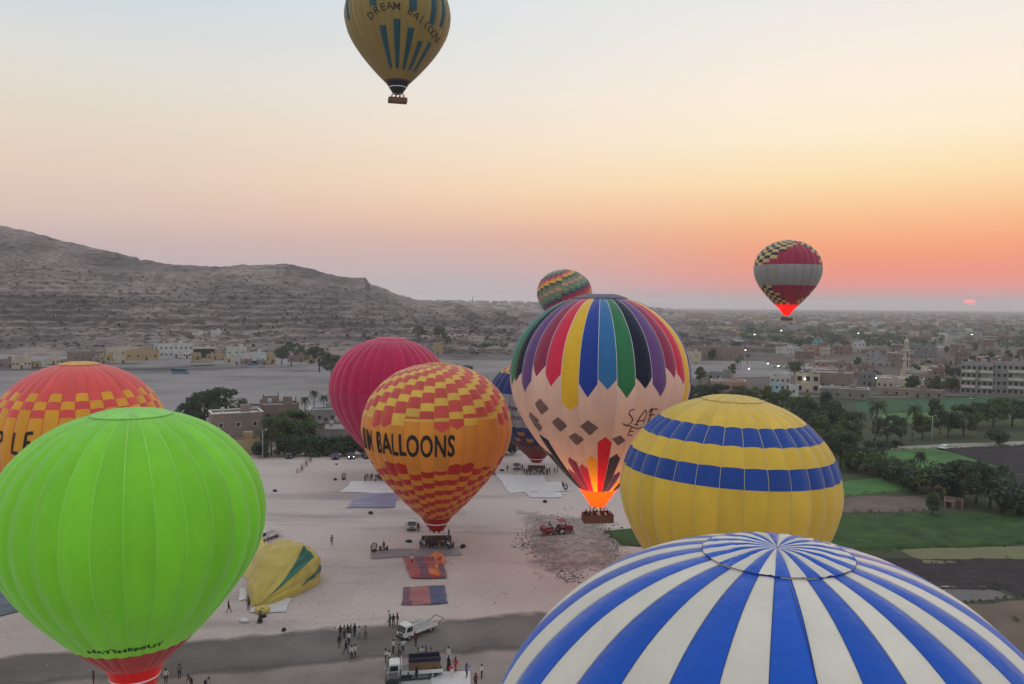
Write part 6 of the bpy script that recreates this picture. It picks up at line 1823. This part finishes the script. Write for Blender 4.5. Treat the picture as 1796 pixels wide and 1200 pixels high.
# rubble and litter on the rough ground by the fields
rg = random.Random(21); rb = MB()
for i in range(9000):
    u, v = rg.random(), rg.random()
    px = 890 + 220 * u ** .7; py = 888 + 135 * (v ** .9)
    if mnoise.noise(Vector((px * .02, py * .035, 3))) * .5 + .5 < .25 + rg.random() * .6: continue
    if abs(px - 1000) / 115 + abs(py - 950) / 68 > .75 + .5 * rg.random(): continue
    p = G(px, py); s = rg.uniform(.05, .17) * (1.6 if rg.random() < .06 else 1)
    M = Matrix.Translation(p) @ Matrix.Rotation(rg.random() * 6, 4, 'Z') @ Matrix.Rotation(rg.random(), 4, 'X')
    vs = [M @ Vector((sx * s * rg.uniform(.5, 1.3), sy * s * rg.uniform(.5, 1), sz * s * rg.uniform(.3, .7))) for sz in (-1, 1) for sy in (-1, 1) for sx in (-1, 1)]
    rb.add(vs, [(0, 2, 3, 1), (4, 5, 7, 6), (0, 1, 5, 4), (2, 6, 7, 3), (0, 4, 6, 2), (1, 3, 7, 5)], rg.choice([0, 0, 0, 1, 2]))
tag(rb.build('rubble', [mat('dark_clod', (0.17, 0.145, 0.13), .95, .3, 2), m_sand, mat('dry_weed', (0.12, 0.12, 0.06), .95, .3, 2)]), 'rubble and dry clods strewn over the rough ground', 'rubble', kind='stuff')
patch('rough_ground', [(890, 892), (1080, 905), (1130, 1000), (930, 1020)], mat('rough_earth', (0.30, 0.255, 0.235), .95, .45, .9, .9, 2.5, coord='World', spec=.1), .05, .6, .25, 1.2, 1.0)
soft_edge(_mats['rough_earth'], 11.0, .35)

# stones, dung and scraps littering the launch field
rg = random.Random(8); lt = MB()
for i in range(900):
    px, py = rg.uniform(-20, 1080), 812 + 400 * rg.random() ** 1.1
    p = G(px, py); s = rg.uniform(.03, .07) * (1.8 if rg.random() < .05 else 1)
    M = Matrix.Translation(p + Vector((0, 0, .08))) @ Matrix.Rotation(rg.random() * 6, 4, 'Z')
    vs = [M @ Vector((sx * s * rg.uniform(.5, 1.4), sy * s * rg.uniform(.5, 1), sz * s * rg.uniform(.2, .6))) for sz in (-1, 1) for sy in (-1, 1) for sx in (-1, 1)]
    lt.add(vs, [(0, 2, 3, 1), (4, 5, 7, 6), (0, 1, 5, 4), (2, 6, 7, 3), (0, 4, 6, 2), (1, 3, 7, 5)], rg.choice([0, 0, 0, 1]))
tag(lt.build('litter', [_mats['dark_clod'], m_frame]), 'stones and scraps littering the launch field', 'litter', kind='stuff')
# ================================================================ PEOPLE
def person_mesh(pose):
    J = dict(pel=(0, 0, .93), bel=(0, -.01, 1.06), che=(0, 0, 1.28), nec=(0, 0, 1.46), hea=(0, .025, 1.56), top=(0, .01, 1.70),
             shl=(-.17, 0, 1.41), ell=(-.25, .02, 1.12), wrl=(-.25, .08, .88), hal=(-.245, .11, .79), shr=(.17, 0, 1.41), elr=(.25, .02, 1.12), wrr=(.25, .08, .88), har=(.245, .11, .79),
             hil=(-.09, 0, .90), knl=(-.10, .02, .50), anl=(-.10, 0, .09), tol=(-.11, .15, .04), hir=(.09, 0, .90), knr=(.10, .02, .50), anr=(.10, 0, .09), tor=(.11, .15, .04))
    J.update(pose)
    E = [('pel', 'bel'), ('bel', 'che'), ('che', 'nec'), ('nec', 'hea'), ('hea', 'top'), ('che', 'shl'), ('shl', 'ell'), ('ell', 'wrl'), ('wrl', 'hal'), ('che', 'shr'), ('shr', 'elr'), ('elr', 'wrr'), ('wrr', 'har'),
         ('pel', 'hil'), ('hil', 'knl'), ('knl', 'anl'), ('anl', 'tol'), ('pel', 'hir'), ('hir', 'knr'), ('knr', 'anr'), ('anr', 'tor')]
    RAD = dict(pel=(.15, .11), bel=(.145, .10), che=(.165, .115), nec=(.058, .058), hea=(.078, .09), top=(.07, .08), shl=(.068, .068), ell=(.048, .048), wrl=(.034, .034), hal=(.042, .022), shr=(.068, .068), elr=(.048, .048), wrr=(.034, .034), har=(.042, .022),
               hil=(.092, .092), knl=(.062, .062), anl=(.044, .044), tol=(.046, .03), hir=(.092, .092), knr=(.062, .062), anr=(.044, .044), tor=(.046, .03))
    K = list(J); idx = {k: i for i, k in enumerate(K)}
    me = bpy.data.meshes.new('person_rig'); me.from_pydata([J[k] for k in K], [(idx[a], idx[b]) for a, b in E], [])
    ob = bpy.data.objects.new('person_rig', me); COL.objects.link(ob)
    md = ob.modifiers.new('skin', 'SKIN'); md.use_smooth_shade = True
    for k in K:
        sv = me.skin_vertices[0].data[idx[k]]; sv.radius = RAD[k]; sv.use_root = (k == 'pel')
    ss = ob.modifiers.new('sub', 'SUBSURF'); ss.levels = 1; ss.render_levels = 1
    bpy.context.view_layer.update()
    out = bpy.data.meshes.new_from_object(ob.evaluated_get(bpy.context.evaluated_depsgraph_get()))
    bpy.data.objects.remove(ob)
    # clothes by nearest bone: 0 skin, 1 shirt, 2 trousers, 3 shoes
    zone = {}
    for a, b in E:
        if 'hea' in (a, b) or b == 'top' or b in ('hal', 'har'): z = 0
        elif b in ('tol', 'tor'): z = 3
        elif b in ('hil', 'hir', 'knl', 'knr', 'anl', 'anr'): z = 2
        elif b in ('wrl', 'wrr'): z = 0 if pose.get('short') is not None else 1
        else: z = 1
        zone[(a, b)] = z
    seg = [(Vector(J[a]), Vector(J[b]), zone[(a, b)]) for a, b in E]
    mi = []
    for p in out.polygons:
        c = p.center; best = (9, 1)
        for a, b, z in seg:
            d = b - a; t = max(0, min(1, (c - a).dot(d) / d.length_squared)); q = (c - a - d * t).length
            if q < best[0]: best = (q, z)
        mi.append(best[1])
    for _ in range(4): out.materials.append(m_skin)
    out.polygons.foreach_set('material_index', mi); out.polygons.foreach_set('use_smooth', [True] * len(mi))
    hr = MB(); hx, hy, hz_ = J['hea']
    hr.lathe([(.094, -.01), (.102, .045), (.098, .10), (.075, .15), (.035, .175), (0, .18)], 12, M=Matrix.Translation((hx, hy - .022, hz_)) @ Matrix.Diagonal((.92, 1.06, 1, 1)))
    return out, hr.mesh('hair')
m_skin = mat('skin', (0.16, 0.085, 0.055), .6, .1, 4)
POSES = {
 'stand': {}, 'walk': dict(knl=(-.10, .20, .52), anl=(-.10, .26, .12), tol=(-.11, .42, .09), knr=(.10, -.06, .50), anr=(.10, -.30, .13), tor=(.11, -.17, .03), ell=(-.25, -.10, 1.13), wrl=(-.25, -.14, .90), hal=(-.25, -.12, .81), elr=(.25, .12, 1.13), wrr=(.23, .26, .94), har=(.22, .31, .87)),
 'hands': dict(ell=(-.27, .05, 1.14), wrl=(-.15, .25, 1.20), hal=(-.08, .30, 1.22), elr=(.27, .05, 1.14), wrr=(.15, .25, 1.20), har=(.08, .30, 1.22)),
 'reach': dict(ell=(-.24, .22, 1.30), wrl=(-.20, .46, 1.36), hal=(-.19, .55, 1.38), elr=(.24, .22, 1.30), wrr=(.20, .46, 1.36), har=(.19, .55, 1.38), knl=(-.10, .12, .50), anl=(-.10, .12, .09), tol=(-.11, .27, .04), anr=(.10, -.16, .09), tor=(.11, -.02, .04)),
 'wave': dict(elr=(.34, .03, 1.60), wrr=(.30, .05, 1.84), har=(.29, .06, 1.93)),
 'bend': dict(bel=(0, .08, 1.02), che=(0, .26, 1.14), nec=(0, .40, 1.20), hea=(0, .50, 1.25), top=(0, .58, 1.34), shl=(-.17, .36, 1.14), ell=(-.22, .44, .88), wrl=(-.18, .52, .64), hal=(-.17, .55, .56), shr=(.17, .36, 1.14), elr=(.22, .44, .88), wrr=(.18, .52, .64), har=(.17, .55, .56)),
 'sit': dict(pel=(0, 0, .16), bel=(0, -.03, .30), che=(0, .0, .54), nec=(0, .03, .72), hea=(0, .06, .82), top=(0, .06, .96), shl=(-.17, .02, .67), ell=(-.24, .12, .42), wrl=(-.16, .30, .36), hal=(-.12, .37, .36), shr=(.17, .02, .67), elr=(.24, .12, .42), wrr=(.16, .30, .36), har=(.12, .37, .36), hil=(-.09, .02, .14), knl=(-.17, .38, .42), anl=(-.12, .46, .08), tol=(-.12, .60, .04), hir=(.09, .02, .14), knr=(.17, .38, .42), anr=(.12, .46, .08), tor=(.12, .60, .04)),
}
PM_ = {k: person_mesh(v) for k, v in POSES.items()}
def cl(n, c): return mat('wear_' + n, c, .85, .15, 3)
WEAR = {'white': cl('white', (.62, .61, .60)), 'black': cl('black', (.018, .018, .02)), 'navy': cl('navy', (.02, .025, .06)), 'blue': cl('blue', (.05, .12, .30)), 'red': cl('red', (.36, .03, .035)), 'grey': cl('grey', (.18, .175, .18)), 'tan': cl('tan', (.30, .24, .17)), 'brown': cl('brown', (.09, .06, .045)), 'maroon': cl('maroon', (.13, .02, .03)), 'pale': cl('pale', (.42, .45, .50)), 'khaki': cl('khaki', (.16, .14, .09))}
m_hair = mat('black_hair', (.012, .01, .01), .6, .1); m_shoe = mat('dark_shoes', (.02, .018, .016), .7)
rp_ = random.Random(31)
def person(p, pose, top, legs, label, yaw=None, group=None, robe=False, cap=None, s=1.0):
    bm_, hm = PM_[pose]
    o = bpy.data.objects.new('person', bm_); COL.objects.link(o)
    for i, m in enumerate((m_skin, WEAR[top], WEAR[legs], m_shoe)):
        o.material_slots[i].link = 'OBJECT'; o.material_slots[i].material = m
    o.location = p; o.rotation_euler = (0, 0, rp_.random() * 6.28 if yaw is None else yaw); s *= rp_.uniform(.97, 1.05); o.scale = (s * 1.06, s * 1.06, s)
    tag(o, label, 'person', group)
    link('hair' if not cap else 'headscarf', hm, o, m_hair if not cap else WEAR[cap])
    if robe:
        b = MB(); b.lathe([(.165, 1.38), (.18, 1.15), (.20, .9), (.25, .5), (.30, .1), (.27, .09), (.2, .5)], 14, M=Matrix.Diagonal((1, .8, 1, 1))); b.build('robe', WEAR[top], o)
    return o
def PP(px, py, pose, top, legs, label, **kw): return person(G(px, py), pose, top, legs, label, **kw)
L = 'in the group left of the dark track'
PP(597, 1119, 'stand', 'black', 'black', 'leftmost person in black in the row by the dark track')
PP(604, 1120, 'hands', 'grey', 'black', 'second person from the left, in grey, in the row by the dark track')
PP(610, 1118, 'stand', 'black', 'navy', 'third person from the left in the row by the dark track')
PP(615, 1121, 'wave', 'brown', 'black', 'person in brown raising an arm in the row by the track')
PP(622, 1117, 'stand', 'black', 'black', 'tall person in black at the middle of the row by the track')
PP(630, 1121, 'stand', 'pale', 'tan', 'small person in pale clothes right in the row by the track')
PP(641, 1121, 'hands', 'tan', 'brown', 'rightmost person in tan in the row by the track')
PP(612, 1132, 'stand', 'white', 'navy', 'person in white shirt just in front of the row by the track')
PP(595, 1137, 'stand', 'black', 'brown', 'person in black at the lower left of the row by the track')
PP(607, 1149, 'walk', 'navy', 'navy', 'person in navy striding away below the row by the track', yaw=1.0)
PP(617, 1156, 'stand', 'white', 'black', 'left of two people in white shirts on the dark track')
PP(623, 1154, 'stand', 'white', 'navy', 'right of two people in white shirts on the dark track')
PP(682, 1092, 'hands', 'white', 'white', 'person in white robe above the empty flatbed truck', robe=True)
PP(684, 1100, 'stand', 'brown', 'black', 'person in brown left above the empty flatbed truck')
PP(690, 1100, 'hands', 'black', 'brown', 'person in black middle above the empty flatbed truck')
PP(697, 1097, 'stand', 'black', 'tan', 'person in black top and tan trousers by the empty flatbed')
PP(690, 1146, 'stand', 'white', 'black', 'person in white shirt between the two flatbed trucks, on the left')
PP(700, 1153, 'hands', 'grey', 'black', 'person in grey between the two flatbed trucks')
PP(706, 1146, 'reach', 'white', 'black', 'person in white carrying something between the two trucks')
PP(729, 1134, 'stand', 'maroon', 'brown', 'person in maroon beside the rear wheel of the empty flatbed')
PP(676, 1163, 'hands', 'pale', 'navy', 'person in pale blue left of the loaded truck cab')
PP(683, 1166, 'reach', 'white', 'black', 'person in white left of the loaded truck cab')
for i, (px, py, top) in enumerate(((733, 1160, 'tan'), (741, 1157, 'white'), (747, 1157, 'grey'), (756, 1160, 'tan'))):
    PP(px, py, 'reach', top, 'black', ['left crew member in tan behind the loaded basket', 'crew member in white behind the loaded basket', 'crew member in grey behind the loaded basket', 'right crew member in tan behind the loaded basket'][i], yaw=math.pi)
PP(787, 1159, 'stand', 'white', 'white', 'person in white robe right behind the loaded truck', robe=True)
PP(787, 1176, 'stand', 'black', 'black', 'person in long black robe right of the loaded basket', robe=True)
PP(799, 1179, 'walk', 'red', 'red', 'person in red walking right of the loaded truck', yaw=2.6)
PP(792, 1190, 'bend', 'red', 'white', 'person in red jacket and white trousers bending over the white sheet', yaw=.4)
PP(818, 1190, 'reach', 'blue', 'black', 'person in bright blue jacket walking right of the white sheet', yaw=-.8)
PP(845, 1190, 'hands', 'white', 'black', 'lone person in white top at the far right of the truck')
PP(834, 1207, 'stand', 'maroon', 'black', 'person in maroon cut by the bottom edge near the striped balloon')
PP(765, 1187, 'bend', 'black', 'black', 'crew member in black at the tail of the loaded truck', yaw=1.2)
PP(774, 1184, 'bend', 'navy', 'navy', 'crew member in navy at the tail of the loaded truck', yaw=1.9)
PP(731, 1196, 'stand', 'black', 'black', 'person in black before the side of the loaded truck')
PP(704, 1203, 'bend', 'navy', 'black', 'person in navy stooping beside the loaded truck cab')
PP(716, 1206, 'hands', 'black', 'black', 'person in black at the bottom edge beside the loaded truck')
PP(696, 1207, 'stand', 'white', 'navy', 'person in white at the bottom edge beside the dark cab')
PP(582, 956, 'walk', 'grey', 'black', 'lone walker on the open sand left of the middle', yaw=.3)
PP(401, 1075, 'walk', 'black', 'black', 'person in black walking between the lime and sagging balloons', yaw=-1.4)
PP(436, 1070, 'stand', 'brown', 'black', 'person standing at the mouth of the sagging yellow balloon')
PP(441, 986, 'reach', 'navy', 'black', 'person holding the loose cloth behind the sagging balloon', yaw=-1.2)
PP(449, 984, 'reach', 'black', 'black', 'second person holding cloth behind the sagging balloon', yaw=-1.2)
PP(667, 966, 'sit', 'navy', 'navy', 'left seated person on the long grey sheet')
PP(673, 967, 'stand', 'brown', 'black', 'person standing between two seated ones on the grey sheet')
PP(679, 966, 'sit', 'black', 'black', 'right seated person on the long grey sheet')
PP(722, 990, 'stand', 'white', 'maroon', 'person in white shirt standing on the spread red cloth')
PP(787, 944, 'hands', 'brown', 'black', 'tall person in brown right behind the stepped balloon basket')
PP(781, 957, 'stand', 'black', 'maroon', 'person in black right of the stepped balloon basket')
PP(795, 961, 'sit', 'maroon', 'black', 'seated person in maroon beside the inflation fan')
PP(734, 933, 'stand', 'maroon', 'black', 'person in maroon between the white truck and red skirt')
PP(890, 827, 'stand', 'maroon', 'black', 'lone person left of the dark fronted truck')
PP(916, 826, 'stand', 'black', 'black', 'person right beside the dark fronted truck')
PP(912, 836, 'stand', 'white', 'white', 'person in white in front of the dark fronted truck')
PP(972, 832, 'walk', 'black', 'grey', 'left walker right of the blue balloon crowd')
PP(977, 830, 'walk', 'grey', 'black', 'right walker right of the blue balloon crowd')
PP(987, 856, 'stand', 'maroon', 'black', 'person standing right of the white ground sheets')
PP(862, 833, 'sit', 'navy', 'black', 'left seated person left of the white ground sheets')
PP(868, 834, 'sit', 'black', 'maroon', 'right seated person left of the white ground sheets')
PP(315, 1191, 'stand', 'grey', 'black', 'lone person in grey right of the lime balloon skirt')
PP(291, 1199, 'stand', 'white', 'black', 'person in white shirt right of the red skirt at bottom')
PP(276, 1196, 'hands', 'maroon', 'black', 'person in maroon closest to the red skirt at bottom')
PP(164, 1203, 'stand', 'maroon', 'maroon', 'person in maroon left of the red skirt at bottom')
PP(336, 1207, 'bend', 'brown', 'black', 'person in brown stooping at the bottom edge')
PP(360, 1208, 'bend', 'grey', 'navy', 'person in grey stooping at the bottom edge')
# crowds round the standing baskets
def crowd(px, py, n, wpx, dpx, who, group, seed):
    rg = random.Random(seed)
    for i in range(n):
        x = px - wpx / 2 + wpx * (i + .5) / n + rg.uniform(-1.5, 1.5); y = py + rg.uniform(-dpx, dpx * .6)
        top = rg.choice(['black', 'navy', 'black', 'white', 'grey', 'maroon', 'pale', 'brown']); legs = rg.choice(['black', 'navy', 'brown', 'grey'])
        PP(x, y, rg.choice(['stand', 'hands', 'reach']), top, legs, who % (top, legs), group=group)
crowd(764, 963, 20, 54, 3, 'person in %s top and %s trousers crowding round the stepped balloon basket', 'crowd at the stepped balloon', 1)
crowd(664, 845, 15, 54, 2.5, 'person in %s top and %s trousers crowding below the crimson balloon', 'crowd at the crimson balloon', 2)
crowd(942, 834, 17, 46, 2.5, 'person in %s top and %s trousers crowding round the blue balloon basket', 'crowd at the blue balloon', 3)
def riders(B, n, w, d, who, group, seed, rz=0.0):
    rg = random.Random(seed)
    for i in range(n):
        x = -w/2 + .35 + (w - .7) * (i % (n // 2) + .5) / (n // 2); y = -d * .28 if i < n // 2 else d * .25
        c, s = math.cos(B.rz + rz), math.sin(B.rz + rz)
        p = Vector((B.base.x + x * c - y * s, B.base.y + x * s + y * c, B.basket_floor + .12))
        top = rg.choice(['white', 'black', 'navy', 'red', 'white', 'grey', 'maroon']); cap = rg.choice([None, None, None, 'white'])
        person(p, rg.choice(['stand', 'hands', 'stand']), top, 'black', who % (('in %s top%s') % (top, ' and white headscarf' if cap else '')), group=group, cap=cap)
riders(sB, 14, 4.6, 2.3, 'passenger %s in the basket of the lifting rainbow balloon', 'passengers of the rainbow balloon', 4, R_(12))
riders(dB, 8, 4.4, 2.2, 'passenger %s in the basket of the high mustard balloon', 'passengers of the mustard balloon', 5, R_(6))
riders(kB, 8, 4.4, 2.3, 'passenger %s in the basket of the crimson chequered balloon', 'passengers of the chequered balloon', 6)
p = G(992, 936); person(Vector((p.x, p.y, 1.05)), 'sit', 'black', 'black', 'driver sitting on the red tractor', yaw=-1.5)
p = G(963, 938); person(Vector((p.x, p.y, 1.55)), 'sit', 'brown', 'black', 'person sitting on the front of the red trailer', yaw=-2.0)
# ================================================================ SMOKE of a small fire in the town
p = G(1672, 612)
sm = MB(); sm.box(-26, 40, -12, 12, 0.6, 26)
m_smk = bpy.data.materials.new('smoke_air'); m_smk.use_nodes = True
nt = m_smk.node_tree; nt.nodes.clear()
pv = nt.nodes.new('ShaderNodeVolumePrincipled'); pv.inputs['Color'].default_value = (0.9, 0.88, 0.88, 1)
tcn = nt.nodes.new('ShaderNodeTexCoord'); nz_ = nt.nodes.new('ShaderNodeTexNoise'); nz_.inputs['Scale'].default_value = 0.075; nz_.inputs['Detail'].default_value = 3
nt.links.new(tcn.outputs['Object'], nz_.inputs['Vector'])
sx = nt.nodes.new('ShaderNodeSeparateXYZ'); nt.links.new(tcn.outputs['Object'], sx.inputs[0])
def nm(op, a, b, cl=False):
    n = nt.nodes.new('ShaderNodeMath'); n.operation = op; n.use_clamp = cl
    for i, v in enumerate((a, b)):
        if isinstance(v, (int, float)): n.inputs[i].default_value = v
        else: nt.links.new(v, n.inputs[i])
    return n.outputs[0]
# a plume that leans to the right as it climbs and thins out at its rim
cx_ = nm('MULTIPLY', sx.outputs['Z'], 0.9)
dx_ = nm('DIVIDE', nm('ADD', nm('SUBTRACT', sx.outputs['X'], cx_), 12.0), nm('ADD', nm('MULTIPLY', sx.outputs['Z'], 0.55), 7.0))
dy_ = nm('DIVIDE', sx.outputs['Y'], 11.0)
rr_ = nm('ADD', nm('MULTIPLY', dx_, dx_), nm('MULTIPLY', dy_, dy_))
zf_ = nm('SUBTRACT', 1.0, nm('DIVIDE', sx.outputs['Z'], 26.0), True)
f_ = nm('MULTIPLY', nm('SUBTRACT', 1.0, rr_, True), nm('SUBTRACT', nz_.outputs['Fac'], 0.36, True))
nt.links.new(nm('MULTIPLY', nm('MULTIPLY', f_, zf_), 0.38), pv.inputs['Density'])
mo = nt.nodes.new('ShaderNodeOutputMaterial'); nt.links.new(pv.outputs[0], mo.inputs['Volume'])
tag(sm.build('smoke', m_smk, None, loc=p), 'pale smoke drifting over the trees right of the minaret', 'smoke', kind='stuff')

# ================================================================ HAZE
hz = MB(); hz.box(-16000, 16000, -320, 24500, -3, 175)
m_haze = bpy.data.materials.new('haze_air'); m_haze.use_nodes = True
nt = m_haze.node_tree; nt.nodes.clear()
pv = nt.nodes.new('ShaderNodeVolumePrincipled')
pv.inputs['Color'].default_value = (1.0, 0.945, 0.955, 1)
pv.inputs['Density'].default_value = 0.00013
pv.inputs['Anisotropy'].default_value = 0.0
mo = nt.nodes.new('ShaderNodeOutputMaterial')
nt.links.new(pv.outputs[0], mo.inputs['Volume'])
tag(hz.build('haze', m_haze), 'pale dusty morning haze over the whole plain', 'haze', kind='stuff')
